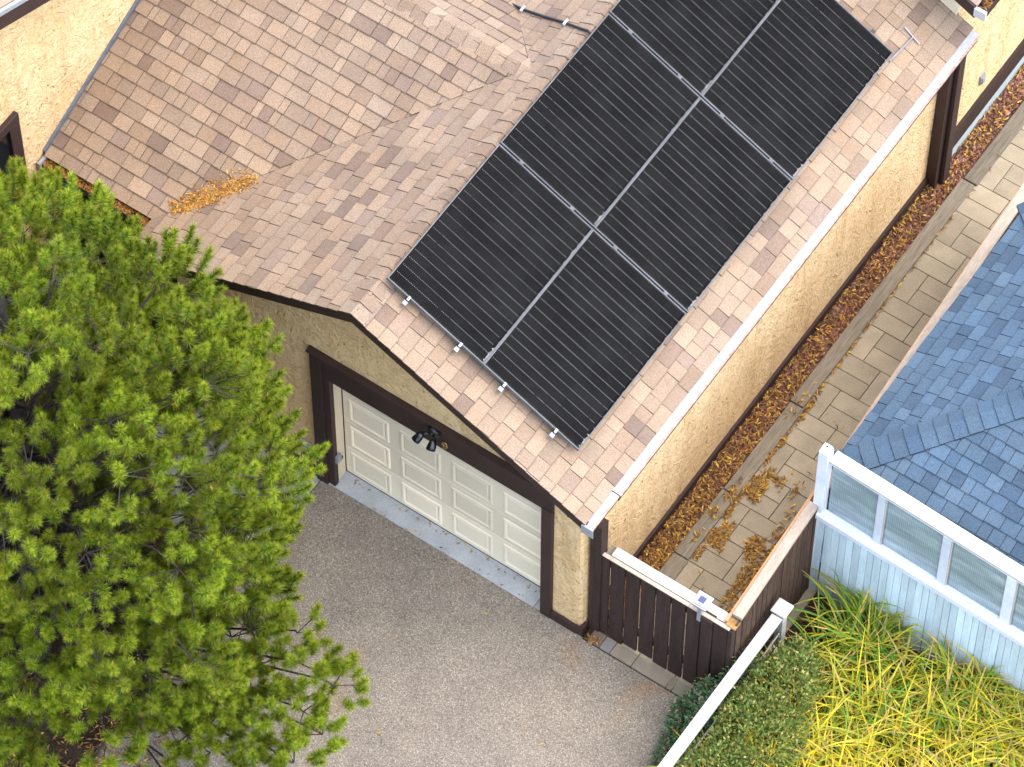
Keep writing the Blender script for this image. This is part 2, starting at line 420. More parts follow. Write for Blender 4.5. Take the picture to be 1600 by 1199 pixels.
# tall side wall of the house on the left (its gable rake runs down towards the back)
mb = MB()
gz = lambda y: 5.50 - .47 * (y + .1) if y > -3 else 5.50 + .47 * 2.9 + .47 * (y + 3)
prof = [(-9, 0), (BACK, 0), (BACK, gz(BACK) - .05), (-3, gz(-3) - .05), (-9, gz(-9) - .05)]
mb.prism([(HX, y, z) for y, z in prof], [(HX - .2, y, z) for y, z in prof])
obj('wall', mb, M['stucco'], house)
mb = MB()
for ya, yb in ((-9.3, -3), (-3, 6)):
    mb.prism([(HX + .30, ya, gz(ya) + .08), (HX + .30, yb, gz(yb) + .08), (-12, yb, gz(yb) + .08), (-12, ya, gz(ya) + .08)],
             [(HX + .30, ya, gz(ya) + .14), (HX + .30, yb, gz(yb) + .14), (-12, yb, gz(yb) + .14), (-12, ya, gz(ya) + .14)], (.30, .21, .15))
obj('roof', mb, M['shingle'], house)
mb = MB()
for ya, yb in ((-9.3, -3), (-3, 6)):
    mb.prism([(HX + .305, ya, gz(ya) - .10), (HX + .305, yb, gz(yb) - .10), (HX + .305, yb, gz(yb) + .09), (HX + .305, ya, gz(ya) + .09)],
             [(HX + .34, ya, gz(ya) - .10), (HX + .34, yb, gz(yb) - .10), (HX + .34, yb, gz(yb) + .09), (HX + .34, ya, gz(ya) + .09)])
obj('fascia', mb, M['brown'], house)
mb = MB()
mb.prism([(HX + .32, -9, gz(-9) + .10), (HX + .355, -9, gz(-9) + .10), (HX + .355, -3, gz(-3) + .10), (HX + .32, -3, gz(-3) + .10)],
         [(HX + .32, -9, gz(-9) + .155), (HX + .355, -9, gz(-9) + .155), (HX + .355, -3, gz(-3) + .155), (HX + .32, -3, gz(-3) + .155)])
mb.prism([(HX + .32, -3, gz(-3) + .10), (HX + .355, -3, gz(-3) + .10), (HX + .355, 6, gz(6) + .10), (HX + .32, 6, gz(6) + .10)],
         [(HX + .32, -3, gz(-3) + .155), (HX + .355, -3, gz(-3) + .155), (HX + .355, 6, gz(6) + .155), (HX + .32, 6, gz(6) + .155)])
obj('drip_edge', mb, M['grey'], house)
# window in that wall
wx = HX
mb = MB(); mb.box(wx, wx + .05, -.30, -.16, 2.2, 3.58); mb.box(wx, wx + .05, -1.55, -1.41, 2.2, 3.58); mb.box(wx, wx + .053, -1.55, -.16, 3.581, 3.70); mb.box(wx, wx + .053, -1.55, -.16, 2.08, 2.199)
wf = obj('window', mb, M['brown'], house, bevel=.006)
mb = MB(); mb.box(wx + .004, wx + .016, -1.409, -.301, 2.2, 3.58); obj('pane', mb, M['glass'], wf)
mb = MB(); mb.box(wx + .0165, wx + .04, -.88, -.83, 2.2, 3.58); obj('mullion', mb, M['brown'], wf)
# house wall behind the garage
mb = MB()
UZ0, UEX = 3.31, .30
zu = lambda x: UZ0 + (UEX - x) * TA if x > RX else UZ0 + (UEX - RX) * TA - (RX - x) * TA
prof = [(.04, 0), (.04, zu(.04) - .06), (RX, zu(RX) - .06), (-5.2, zu(-5.2) - .06), (-5.2, 0)]
mb.prism([(x, BACK + .04, z) for x, z in prof], [(x, BACK + .22, z) for x, z in prof]); obj('wall', mb, M['stucco'], house)
mb = MB(); mb.prism([(-.12, BACK + .22, .3), (.04, BACK + .22, .3), (.02, 14, .3), (-.14, 14, .3)], [(-.12, BACK + .22, zu(-.12) - .06), (.04, BACK + .22, zu(.04) - .06), (.02, 14, zu(.02) - .06), (-.14, 14, zu(-.14) - .06)])
obj('wall', mb, M['stucco'], house)
mb = MB(); mb.prism([(-.12, BACK + .16, -.1), (.055, BACK + .16, -.1), (.03, 14, -.1), (-.14, 14, -.1)], [(-.12, BACK + .16, .299), (.055, BACK + .16, .299), (.03, 14, .299), (-.14, 14, .299)])
obj('foundation', mb, M['foundation'], house)
mb = MB(); mb.prism([(.041, BACK + .22, .25), (.075, BACK + .22, .25), (.055, 14, .25), (.021, 14, .25)], [(.041, BACK + .22, .52), (.075, BACK + .22, .52), (.055, 14, .52), (.021, 14, .52)])
obj('base_trim', mb, M['brown'], house)
mb = MB(); mb.box(.036, .06, 6.92, 7.0, .78, .92); mb.box(.0605, .075, 6.935, 6.985, .80, .83); mb.box(.0605, .075, 6.935, 6.985, .85, .88)
obj('wall_vent', mb, M['grey'], house)
# dark corner board / downpipe at the garage's back corner
mb = MB(); mb.box(-.02, .11, BACK - .10, BACK + .03, .0, 2.55); mb.box(.115, .16, BACK - .02, BACK + .10, .02, 2.5)
obj('corner_post', mb, M['brown'], house, bevel=.006)
# flashing strips where the roofs meet walls
mb = MB(); x0, x1 = -2.2, .05
mb.prism([(x0, BACK - .03, zr(x0) + .02), (x1, BACK - .03, zr(x1) + .02), (x1, BACK + .039, zr(x1) + .02), (x0, BACK + .039, zr(x0) + .02)], [(x0, BACK - .005, zr(x0) + .11), (x1, BACK - .005, zr(x1) + .11), (x1, BACK + .039, zr(x1) + .11), (x0, BACK + .039, zr(x0) + .11)])
obj('flashing', mb, M['cream'], house)
mb = MB()
mb.prism([(HX + .001, CGY, zc(CGY) + .0), (HX + .034, CGY, zc(CGY) + .0), (HX + .034, CRY, zc(CRY) + .0), (HX + .001, CRY, zc(CRY) + .0)], [(HX + .001, CGY, zc(CGY) + .06), (HX + .022, CGY, zc(CGY) + .045), (HX + .022, CRY, zc(CRY) + .045), (HX + .001, CRY, zc(CRY) + .06)])
obj('flashing', mb, M['slate'], house)
# upper roof over the back of the house
mb = MB()
for xa, xb in ((UEX, RX), (RX, -5.3)):
    mb.prism([(xa, BACK - .15, zu(xa) - .04), (xa, 14, zu(xa) - .04), (xb, 14, zu(xb) - .04), (xb, BACK - .15, zu(xb) - .04)][::1 if xa > xb else -1],
             [(xa, BACK - .15, zu(xa)), (xa, 14, zu(xa)), (xb, 14, zu(xb)), (xb, BACK - .15, zu(xb))][::1 if xa > xb else -1])
uroof = obj('roof', mb, M['deck'], house)
mb = MB(); fy = BACK - .19
mb.prism([(UEX + .01, fy, zu(UEX) - .16), (RX, fy, zu(RX) - .16), (RX, fy, zu(RX) + .0), (UEX + .01, fy, zu(UEX) + .0)], [(UEX + .01, fy + .036, zu(UEX) - .16), (RX, fy + .036, zu(RX) - .16), (RX, fy + .036, zu(RX) + .0), (UEX + .01, fy + .036, zu(UEX) + .0)])
obj('fascia', mb, M['brown'], house)

# garage roof decks
def deck(pts, name='roof'):
    mb = MB(); mb.prism([(x, y, z - .05) for x, y, z in pts], [(x, y, z - .004) for x, y, z in pts]); return obj(name, mb, M['deck'], house)
roofR = deck([(RX, -OV, RZ), (EXR, -OV, zr(EXR)), (EXR, BACK, zr(EXR)), (RX, BACK, RZ)])
roofL = deck([(EXL, -OV, zl(EXL)), (RX, -OV, RZ), (RX, BACK, RZ), (EXL, BACK, zl(EXL))])
VX1, VY1 = RX + (CRZ - RZ) / TA, CRY        # top of the valley on the left slope
VX0 = EXL + 0.0; VY0 = CRY + (zl(EXL) - CRZ) / TC
roofC = deck([(HX, CGY, zc(CGY)), (VX0 - .1, CGY, zc(CGY)), (VX1, VY1, CRZ), (HX, VY1, CRZ)])
deck([(HX, CRY, CRZ), (VX1, CRY, CRZ), (VX0 - .1, 2 * CRY - CGY, zc(CGY)), (HX, 2 * CRY - CGY, zc(CGY))])

# ---- shingles
def tab(mb, s, c=(1, 1, 1), edge=.64):
    """asphalt body with dark edges for worn asphalt and painted course shadow, then the granule face"""
    mb.prism(s[2], s[3], tuple(k * edge for k in c))  # darkened rim: bare asphalt plus the shadow line between courses, painted in
    if s[6]: mb.poly(s[6], c)
    return mb
def clip(poly, a, b):
    """keep the part of poly left of the directed line a->b"""
    out = []
    def side(p): return (b[0] - a[0]) * (p[1] - a[1]) - (b[1] - a[1]) * (p[0] - a[0])
    for i, p in enumerate(poly):
        q = poly[(i + 1) % len(poly)]; sp, sq = side(p), side(q)
        if sp >= 0: out.append(p)
        if (sp >= 0) != (sq >= 0):
            t = sp / (sp - sq); out.append((p[0] + t * (q[0] - p[0]), p[1] + t * (q[1] - p[1])))
    return out
def area(p): return .5 * abs(sum(p[i][0] * p[(i + 1) % len(p)][1] - p[(i + 1) % len(p)][0] * p[i][1] for i in range(len(p))))

BROWN_PAL = [((.272, .198, .136), .30), ((.248, .178, .122), .28), ((.222, .158, .110), .23), ((.176, .124, .092), .11), ((.230, .164, .122), .08)]
BLUE_PAL = [((.078, .119, .160), .30), ((.070, .108, .147), .32), ((.062, .096, .133), .24), ((.054, .083, .118), .14)]
def pick(pal):
    r = random.random(); s = 0
    for c, w in pal:
        s += w
        if r < s: break
    k = random.uniform(.92, 1.08); j = random.uniform(.97, 1.03)
    return (c[0] * k * j, c[1] * k, c[2] * k / j)

def shingles(region, O, U, V, pal, e=.1455, widths=(.085, .235), hide=None, jitter=.004):
    """tabs laid in courses over a convex region given in (u, v) metres; returns (polygon ring builder data)"""
    O, U, V = Vector(O), Vector(U), Vector(V); Nn = U.cross(V).normalized()
    if Nn.z < 0: Nn = -Nn
    us = [p[0] for p in region]; vs = [p[1] for p in region]
    res = []
    k = 0; v0 = min(vs) - .02
    while v0 < max(vs):
        u = min(us) - random.uniform(0, .25)
        raised = random.random() < .5
        while u < max(us):
            w = random.uniform(*widths); raised = not raised
            dv = random.uniform(-jitter, jitter)
            top = v0 + e + .035
            P = [(u + .0012, v0 + dv), (u + w - .0012, v0 + dv), (u + w - .0012, top), (u + .0012, top)]
            for i in range(len(region)):
                P = clip(P, region[i], region[(i + 1) % len(region)])
                if len(P) < 3: break
            u += w
            if len(P) < 3 or area(P) < 4e-4: continue
            cu = sum(p[0] for p in P) / len(P); cv = sum(p[1] for p in P) / len(P)
            if hide and hide[0] < cu < hide[1] and hide[2] < cv < hide[3]: continue
            hb = .0135 + (.0055 if raised else 0) + random.uniform(-.001, .0015)
            hh = lambda v: hb - (hb - .0035) * max(0, (v - v0)) / (e + .035)
            topr = [O + U * p[0] + V * p[1] + Nn * hh(p[1]) for p in P]
            bot = [O + U * p[0] + V * p[1] - Nn * .003 for p in P]
            vis = min(max(p[1] for p in P), v0 + e) - min(p[1] for p in P)
            c = pick(pal)
            if raised and random.random() < .35: c = pick(pal[:2])
            G = P
            for ea, eb in (((u - w + .0045, 9), (u - w + .0045, -9)), ((u - .0045, -9), (u - .0045, 9)), ((-99, v0 + dv + .007), (99, v0 + dv + .007))):
                if len(G) >= 3: G = clip(G, ea, eb)
            face = [O + U * p[0] + V * p[1] + Nn * (hh(p[1]) + .0008) for p in G] if len(G) >= 3 else None
            res.append((area(P), O + U * cu + V * cv, bot, topr, c, Nn, face))
        v0 += e; k += 1
    return res

def lay(sets, limit, name='shingle'):
    """the largest ones in view become parts of their own, the rest one joined part per roof"""
    allr = []
    for roof, lst in sets:
        for s in lst:
            d = (CAM - s[1]).normalized()
            allr.append((s[0] * max(0, d.dot(s[5])) * (1 if inview(s[1]) else 0), roof, s))
    allr.sort(key=lambda t: -t[0])
    for i, (w, roof, s) in enumerate(allr):
        if i >= limit or w <= 0: break
        mb = MB(); tab(mb, s); obj(name, mb, M['shingle'], roof, tint=s[4])
    rest = {}
    for w, roof, s in allr[i:]:
        rest.setdefault(roof.name, (roof, MB()))[1]; tab(rest[roof.name][1], s, s[4])
    for roof, mb in rest.values():
        props(obj('shingles', mb, M['shingle'], roof), kind='stuff')

def project(p):
    d = Vector(p) - CAM; z = d.dot(fwv)
    return 800 + 7142.39 * d.dot(r2) / z, 599.5 - 7142.39 * d.dot(u2) / z
CROWN = (-4.05, -2.85, 3.0, 2.58, 1.95, 3.3)
def inview(p):
    x, y = project(p)
    if not (-10 < x < 1610 and -10 < y < 1209): return False
    # behind the pine?
    d = (Vector(p) - CAM).normalized(); s = Vector((1 / 2.6, 1 / 1.9, 1 / 3.3))
    o = Vector([(CAM[i] - CROWN[i]) * s[i] for i in range(3)]); w = Vector([d[i] * s[i] for i in range(3)]).normalized()
    return (o - w * o.dot(w)).length > 1

LS = (EXR - RX) / CA
# right slope: u along +Y, v up the slope
A0 = Vector((-2.1748, .1136, 4.0338)); MY, MS, TG = 1.722, 1.134, .020
s0 = (A0.x - RX) / CA - .03
r_right = shingles([(-OV - .03, -.01), (BACK, -.01), (BACK, LS), (-OV - .03, LS)], (EXR, 0, zr(EXR)), (0, 1, 0), (-CA, 0, SA), BROWN_PAL, widths=(.12, .27), hide=(.55, 5.05, LS - s0 - 2.2, LS - s0 - .22))
# the ring order must be counter-clockwise in (u, v)
LSL = (RX - EXL) / CA
vv = lambda x: (x - EXL) / CA
r_left1 = shingles([(-OV - .03, -.01), (VY0 + .09, -.01), (VY1 + .09, vv(VX1)), (VY1 + .09, LSL), (-OV - .03, LSL)], (EXL, 0, zl(EXL)), (0, 1, 0), (CA, 0, SA), BROWN_PAL, widths=(.12, .27))
r_left2 = shingles([(VY1 + .0905, vv(VX1) - .08), (2 * CRY - VY0 - .09, vv(EXL)), (BACK, vv(EXL)), (BACK, LSL), (VY1 + .0905, LSL)], (EXL, 0, zl(EXL)), (0, 1, 0), (CA, 0, SA), BROWN_PAL, widths=(.12, .27))
LC = (CRY - CGY) / CC
vc = lambda y: (y - CGY) / CC
VXC = VX0 - (VY0 - CGY) * TC / TA
r_cross = shingles([(HX + .03, -.015), (VXC - .02, -.015), (VX1 - .02, LC), (HX + .03, LC)], (0, CGY, zc(CGY)), (1, 0, 0), (0, CC, SC), BROWN_PAL, widths=(.07, .24))
r_cross2 = shingles([(HX + .03, 0), (VX1 - .01, 0), (VX0 - .02, LC), (HX + .03, LC)], (0, CRY, CRZ), (1, 0, 0), (0, CC, -SC), BROWN_PAL, widths=(.09, .26))
LU = 1.2
r_upper = shingles([(BACK - .17, -.01), (9, -.01), (9, LU), (BACK - .17, LU)], (UEX, 0, zu(UEX)), (0, 1, 0), (-CA, 0, SA), BROWN_PAL)
lay([(roofR, r_right), (roofL, r_left1 + r_left2), (roofC, r_cross), (uroof, r_upper)], 300)
mb = MB()
for s in r_cross2: tab(mb, s, s[4], .85)
props(obj('shingles', mb, M['shingle'], roofC), kind='stuff')
# ridge caps: bent pieces lapping along the two ridges
def caps(P0, P1, sideA, sideB, roof, pal, w=.15, step=.145, name='ridge_cap', drop=.55, lift=.012):
    P0, P1 = Vector(P0), Vector(P1); d = (P1 - P0).normalized(); n = int((P1 - P0).length / step)
    sideA, sideB = Vector(sideA).normalized(), Vector(sideB).normalized()
    up = Vector((0, 0, 1)); up = (up - d * up.dot(d)).normalized()
    for k in range(n):
        mb = MB(); c = pick(pal)
        a = P0 + d * (k * step); b = P0 + d * ((k + 1) * step + .06)
        h0, h1 = lift + .012, lift - .002
        ww = w * random.uniform(.985, 1.015)
        for sd in (sideA, sideB):
            q = [a + up * h0, a + sd * ww + up * (h0 - .004), b + sd * ww + up * (h1 - .004), b + up * h1]
            nn = (q[1] - q[0]).cross(q[3] - q[0])
            if nn.z < 0: q = q[::-1]
            mb.prism([p - up * .024 for p in q], q, (.38, .38, .38)); mb.poly([p + up * .0008 + (b - a) * (.02 if k_ in (0, 1) else 0) for k_, p in enumerate(q)] if nn.z >= 0 else [p + up * .0008 for p in q])  # cap sides coloured dark to draw the shadow line along the edge
        obj(name, mb, M['shingle'], roof, tint=c)
caps((RX, -OV - .03, RZ), (RX, BACK - .05, RZ), (CA, 0, -SA), (-CA, 0, -SA), roofL, BROWN_PAL[:3])
caps((HX + .05, CRY, CRZ), (VX1 + .12, CRY, CRZ), (0, CC, -SC), (0, -CC, -SC), roofC, BROWN_PAL[:3], w=.13)
# valley line: thin dark metal strip
# fascias and trim
mb = MB(); y0, y1 = -OV - .012, -OV + .024
for xa, xb, z_ in ((RX, EXR + .02, zr), (EXL - .02, RX, zl)):
    q = [(xa, z_(xa) - .155), (xb, z_(xb) - .155), (xb, z_(xb) - .008), (xa, z_(xa) - .008)]
    mb.prism([(x, y1, z) for x, z in q], [(x, y0, z) for x, z in q])
obj('fascia', mb, M['brown'], house)
mb = MB(); mb.box(EXR - .035, EXR - .002, -OV + .03, BACK, zr(EXR) - .17, zr(EXR) - .04); obj('fascia', mb, M['brown'], house)
mb = MB(); mb.box(EXL + .002, EXL + .035, -OV + .03, .1, zl(EXL) - .17, zl(EXL) - .04); mb.box(HX + .03, VXC + .05, CGY + .02, CGY + .055, zc(CGY) - .17, zc(CGY) - .04)
obj('fascia', mb, M['brown'], house)
# soffits
mb = MB(); mb.prism([(0.001, -OV + .03, zr(EXR) - .165), (EXR - .036, -OV + .03, zr(EXR) - .165), (EXR - .036, BACK, zr(EXR) - .165), (.001, BACK, zr(EXR) - .165)], [(0.001, -OV + .03, zr(EXR) - .15), (EXR - .036, -OV + .03, zr(EXR) - .15), (EXR - .036, BACK, zr(EXR) - .15), (.001, BACK, zr(EXR) - .15)])
obj('soffit', mb, M['brown'], house)
# covered gutter along the right eave, in two lengths
ge = zr(EXR)
for ya, yb, dx, dz in ((-.335, .10, -.012, -.012), (.104, BACK - .02, 0, 0)):
    mb = MB(); x0 = EXR - .005 + dx; zt = ge - .004 + dz
    mb.prism([(x0, ya, zt - .012), (x0 + .088, ya, zt - .022), (x0 + .088, yb, zt - .022), (x0, yb, zt - .012)], [(x0, ya, zt), (x0 + .088, ya, zt - .010), (x0 + .088, yb, zt - .010), (x0, yb, zt)])
    gt = obj('gutter', mb, M['gutter'], house, bevel=.002)
    mb = MB(); mb.prism([(x0 + .006, ya + .002, zt - .13), (x0 + .085, ya + .002, zt - .13), (x0 + .085, yb - .002, zt - .13), (x0 + .006, yb - .002, zt - .13)], [(x0 + .006, ya + .002, zt - .024), (x0 + .096, ya + .002, zt - .024), (x0 + .096, yb - .002, zt - .024), (x0 + .006, yb - .002, zt - .024)])
    obj('trough', mb, M['brown'], gt)
    mb = MB(); mb.box(x0 + .0885, x0 + .108, ya, yb, zt - .032, zt - .014); obj('lip', mb, M['lip'], gt)
mb = MB(); mb.box(EXR - .02, EXR + .105, -.342, -.336, ge - .14, ge - .012); obj('end_cap', mb, M['gutter'], house)
# open gutters with leaves on the left
def open_gutter(a, b, side, z):
    a, b, side = Vector(a), Vector(b), Vector(side); mb = MB(); up = Vector((0, 0, 1))
    def strip(o, w, h0, h1):
        q = [a + side * o, b + side * o, b + side * (o + w), a + side * (o + w)]
        if ((q[1] - q[0]).cross(q[3] - q[0])).z < 0: q = q[::-1]
        mb.prism([p + up * (z + h0) for p in q], [p + up * (z + h1) for p in q])
    strip(0, .11, -.10, -.09); strip(.105, .008, -.0899, .0); strip(0, .006, -.0899, -.005)
    return obj('gutter', mb, M['brown'], house)
open_gutter((HX + .06, CGY + .01, 0), (VXC - .02, CGY + .01, 0), (0, -1, 0), zc(CGY) - .02)
open_gutter((EXL - .0, -.26, 0), (EXL - .0, CGY - .10, 0), (-1, 0, 0), zl(EXL) - .02)
mb = MB(); mb.box(HX + .02, HX + .05, CGY - .12, CGY + .0, zc(CGY) - .12, zc(CGY) - .005); obj('end_cap', mb, M['gutter'], house)
open_gutter((UEX + .005, BACK - .16, 0), (UEX + .005, 13.9, 0), (1, 0, 0), zu(UEX) - .01)
mb = MB(); mb.box(UEX + .0, UEX + .125, BACK - .20, BACK - .165, zu(UEX) - .12, zu(UEX) - .0); obj('end_cap', mb, M['white'], house, bevel=.004)
# garage base trim, door casing
mb = MB(); mb.box(-4.53, -2.985, -.03, -.001, 0.0, .14); obj('base_trim', mb, M['brown'], house, bevel=.004)
mb = MB(); mb.box(-.30, -.03, -.045, -.014, 0, .13); mb.prism([(-.031, -.045, 0), (.05, -.03, 0), (.05, .06, 0), (.022, .06, 0), (.01, -.013, 0), (-.031, -.013, 0)], [(-.031, -.045, .13), (.05, -.03, .13), (.05, .06, .13), (.022, .06, .13), (.01, -.013, .13), (-.031, -.013, .13)])
obj('base_trim', mb, M['brown'], house)
mb = MB(); mb.box(.001, .03, .16, BACK - .11, .0, .15); obj('base_trim', mb, M['brown'], house)
CX0, CX1, CZ = -2.985, -.305, 2.30
mb = MB(); mb.box(CX0, CX0 + .125, -.05, -.001, 0, CZ); obj('door_casing', mb, M['brown'], house, bevel=.004)
mb = MB(); mb.box(CX1 - .115, CX1, -.05, -.001, 0, CZ - .33); obj('door_casing', mb, M['brown'], house, bevel=.004)
mb = MB(); mb.box(CX0 + .1255, CX1, -.05, -.001, CZ - .10, CZ); mb.box(CX0 - .02, CX1 + .02, -.075, -.001, CZ + .001, CZ + .03); obj('door_header', mb, M['brown'], house, bevel=.004)
mb = MB(); mb.box(CX0 + .1255, CX1, -.036, -.001, OZ - .02, CZ - .1005); obj('door_header', mb, M['brown'], house, bevel=.004)
mb = MB(); mb.box(CX0 + .1255, CX0 + .20, -.03, .03, 0, OZ - .021); obj('door_casing', mb, M['brown'], house, bevel=.003)
mb = MB(); mb.box(OX0 + .001, OX0 + .03, .031, .19, .013, OZ - .022); obj('jamb', mb, M['cream'], house)
mb = MB(); mb.box(OX1 - .03, OX1 - .001, .0, .19, .013, OZ - .022); obj('jamb', mb, M['cream'], house)
# sectional door with raised long panels
dr = MB(); DX0, DX1, DY = -2.80, -.45, .175
gd = None
for k in range(4):
    z0 = .018 + k * .478; z1 = z0 + .474
    mb = MB(); mb.box(DX0, DX1, DY, DY + .045, z0, z1)
    if gd is None:
        gd = obj('garage_door', mb, M['door'], house, bevel=.004)
    else: obj('door_section', mb, M['door'], gd, bevel=.004)
    for j in range(4):
        xa = DX0 + .065 + j * .583; xb = xa + .465; za = z0 + .055; zb = z1 - .055
        m2 = MB()
        # raised moulding ring: outer bevel up, inner bevel down, raised field
        def rect(i, y): return [(xa + i, y, za + i), (xb - i, y, za + i), (xb - i, y, zb - i), (xa + i, y, zb - i)]
        rings = [rect(0, DY + .002), rect(.014, DY - .013), rect(.030, DY - .013), rect(.048, DY + .0005), rect(.062, DY - .008)]
        for r0, r1 in zip(rings[:-1], rings[1:]):
            for i in range(4):
                m2.poly([r0[i], r0[(i + 1) % 4], r1[(i + 1) % 4], r1[i]])
        m2.poly(rings[-1])
        obj('door_panel', m2, M['door'], gd)
mb = MB(); mb.box(DX0, DX1, DY - .004, DY + .03, .004, .017); obj('door_seal', mb, M['black'], house)
mb = MB(); mb.box(OX0 + .0305, DX0 - .002, .16, .2, .014, OZ - .03); obj('door_stop', mb, M['brown'], house)

# small fittings on the garage front: things of their own
ob = empty('outlet_box', (-3.115, 0, .42), 'small grey outlet box low on the stucco beside the garage door', 'outlet')
mb = MB(); mb.box(-3.175, -3.055, -.035, -.001, .42, .53); obj('cover', mb, M['grey'], ob, bevel=.006)
mb = MB(); mb.box(-3.16, -3.12, -.042, -.0355, .44, .51); mb.box(-3.11, -3.07, -.042, -.0355, .44, .51); obj('flap', mb, M['alu'], ob, bevel=.003)
se = empty('door_sensor', (-2.775, .02, .40), 'small grey safety sensor on the left garage door jamb', 'sensor')
mb = MB(); mb.box(-2.795, -2.755, -.01, .06, .42, .53); obj('housing', mb, M['grey'], se, bevel=.006)
mb = MB(); mb.box(-2.79, -2.765, .061, .09, .40, .44); obj('bracket', mb, M['black'], se)
fl = empty('flood_light', (-1.62, -.05, 2.12), 'black twin-headed floodlight on the brown garage door header', 'light')
mb = MB(); mb.tube([(-1.58, -.052, 2.24), (-1.58, -.085, 2.235), (-1.58, -.10, 2.23)], [.07, .07, .05], 14); obj('base', mb, M['black'], fl, smooth=True)
for (hx, dx) in ((-1.66, -.35), (-1.53, .12)):
    a = Vector((-1.58 + (.02 if dx > 0 else -.02), -.10, 2.22)); b = Vector((hx, -.145, 2.22)); d = Vector((dx, -.75, -.75)).normalized()
    mb = MB(); mb.tube([a, (a + b) / 2 + Vector((0, 0, .01)), b], .014, 8); obj('arm', mb, M['black'], fl, smooth=True)
    mb = MB(); mb.tube([b - d * .02, b, b + d * .02, b + d * .06, b + d * .085, b + d * .09, b + d * .075], [.016, .030, .037, .043, .046, .044, .038], 16); hd = obj('lamp_head', mb, M['lampblack'], fl, smooth=True)
    mb = MB(); mb.tube([b + d * .073, b + d * .077], [.037, .037], 14); obj('lens', mb, M['glass'], hd)
# brass digit 9
hn = empty('house_number', (-1.48, -.06, 1.98), 'brass house number 9 on the garage door header beside the floodlight', 'number')
mb = MB(); pts = []
for k in range(17):
    t = -2 * math.pi * k / 16 + .2
    pts.append((-1.48 + .026 * math.cos(t), -.046, 2.065 + .030 * math.sin(t)))
tail = [(-1.454, -.046, 2.065), (-1.455, -.046, 2.035), (-1.466, -.046, 2.008), (-1.486, -.046, 1.996), (-1.503, -.046, 2.003)]
mb.tube(pts, .008, 6); mb.tube(tail, .008, 6); obj('digit', mb, M['gold'], hn, smooth=True)

# ------------------------------------------------------------------ solar array
N_R = Vector((SA, 0, CA)); S_R = Vector((CA, 0, -SA))
rows_lab = ['upper', 'lower']
panel_labels = {(0, 0): 'black solar panel on the garage roof at the front corner next to the ridge',
                (1, 0): 'black solar panel in the ridge row between the front and the back panel',
                (2, 0): 'black solar panel at the back of the ridge row beside the black conduit',
                (0, 1): 'black solar panel at the front corner nearest the garage gutter',
                (1, 1): 'black solar panel in the gutter row between its front and back neighbours',
                (2, 1): 'black solar panel at the back of the gutter row beside the bare rail end'}
def build_panel():
    r = empty('solar_module', (0, 0, 0), 'x', 'solar panel', 'solar panels on the garage roof', rot=(0, AL, 0))
    fw_, ft = .011, .035
    mb = MB()
    mb.box(0, MS, 0, fw_, -ft, 0); mb.box(0, MS, MY - fw_, MY, -ft, 0); mb.box(0, fw_, fw_ + .0002, MY - fw_ - .0002, -ft, 0); mb.box(MS - fw_, MS, fw_ + .0002, MY - fw_ - .0002, -ft, 0)
    obj('frame', mb, M['frame'], r, local=True)
    mb = MB(); mb.box(fw_ + .0003, MS - fw_ - .0003, fw_ + .0003, MY - fw_ - .0003, -.012, -.006); obj('backsheet', mb, M['sheet'], r, local=True)
    me = None
    cw, ch = .1797, .0912; mx, my, cg = .023, .023, .014
    py = (MY - 2 * my - cg) / 18; px = (MS - 2 * mx) / 6
    ys = []
    for j in range(18):
        y = my + j * py + (cg if j >= 9 else 0) + py / 2; ys.append(y)
        for i in range(6):
            x = mx + (i + .5) * px
            if me is None:
                mb = MB(); mb.box(-cw / 2, cw / 2, -ch / 2, ch / 2, 0, .0015)
                o = obj('solar_cell', mb, M['cell'], r, local=True); me = o.data; o.location = (x, y, -.0058)
            else: o = link_mesh('solar_cell', me, r, (x, y, -.0058))
    mb = MB(); zt = -.0040
    for j in range(19):
        if j == 0: y, h = my - .002, .004
        elif j == 18: y, h = MY - my + .002, .004
        else:
            y = (ys[j - 1] + ys[j]) / 2; h = .0068 if j == 9 else .0064
        for k in range(60):
            x = mx + (k + .5) * (MS - 2 * mx) / 60; w = .0046 if 0 < j < 18 else .0025
            if random.random() < .03: continue
            mb.poly([(x - w / 2, y - h / 2, zt), (x + w / 2, y - h / 2, zt), (x + w / 2, y + h / 2, zt), (x - w / 2, y + h / 2, zt)])
    props(obj('ribbon_tabs', mb, M['tab'], r, local=True), kind='stuff')
    mb = MB(); x1 = MS - fw_ - .001
    for k in range(40):       # dust caught along the lower frame edge
        ln = random.uniform(.003, .014) * (1.6 if k < 14 else .6); y = fw_ + .004 + (.16 * random.random() ** 1.5 if k < 22 else random.uniform(0, 1.68)); h = random.uniform(.004, .02)
        mb.poly([(x1 - ln, y, -.0035), (x1, y - h * .3, -.0035), (x1, y + h, -.0035), (x1 - ln * .6, y + h * .8, -.0035)])
    props(obj('dust', mb, M['dirt'], r, local=True), kind='stuff')
    return r
def copy_tree(o, parent=None):
    c = o.copy(); col.objects.link(c)
    if parent: c.parent = parent
    for ch in list(o.children): copy_tree(ch, c)
    return c
proto = build_panel()
for i in range(3):
    for j in range(2):
        p_ = proto if (i, j) == (0, 0) else copy_tree(proto)
        p_.location = A0 + S_R * (j * (MS + .004)) + Vector((0, i * (MY + TG), 0))
        p_['label'] = panel_labels[(i, j)]
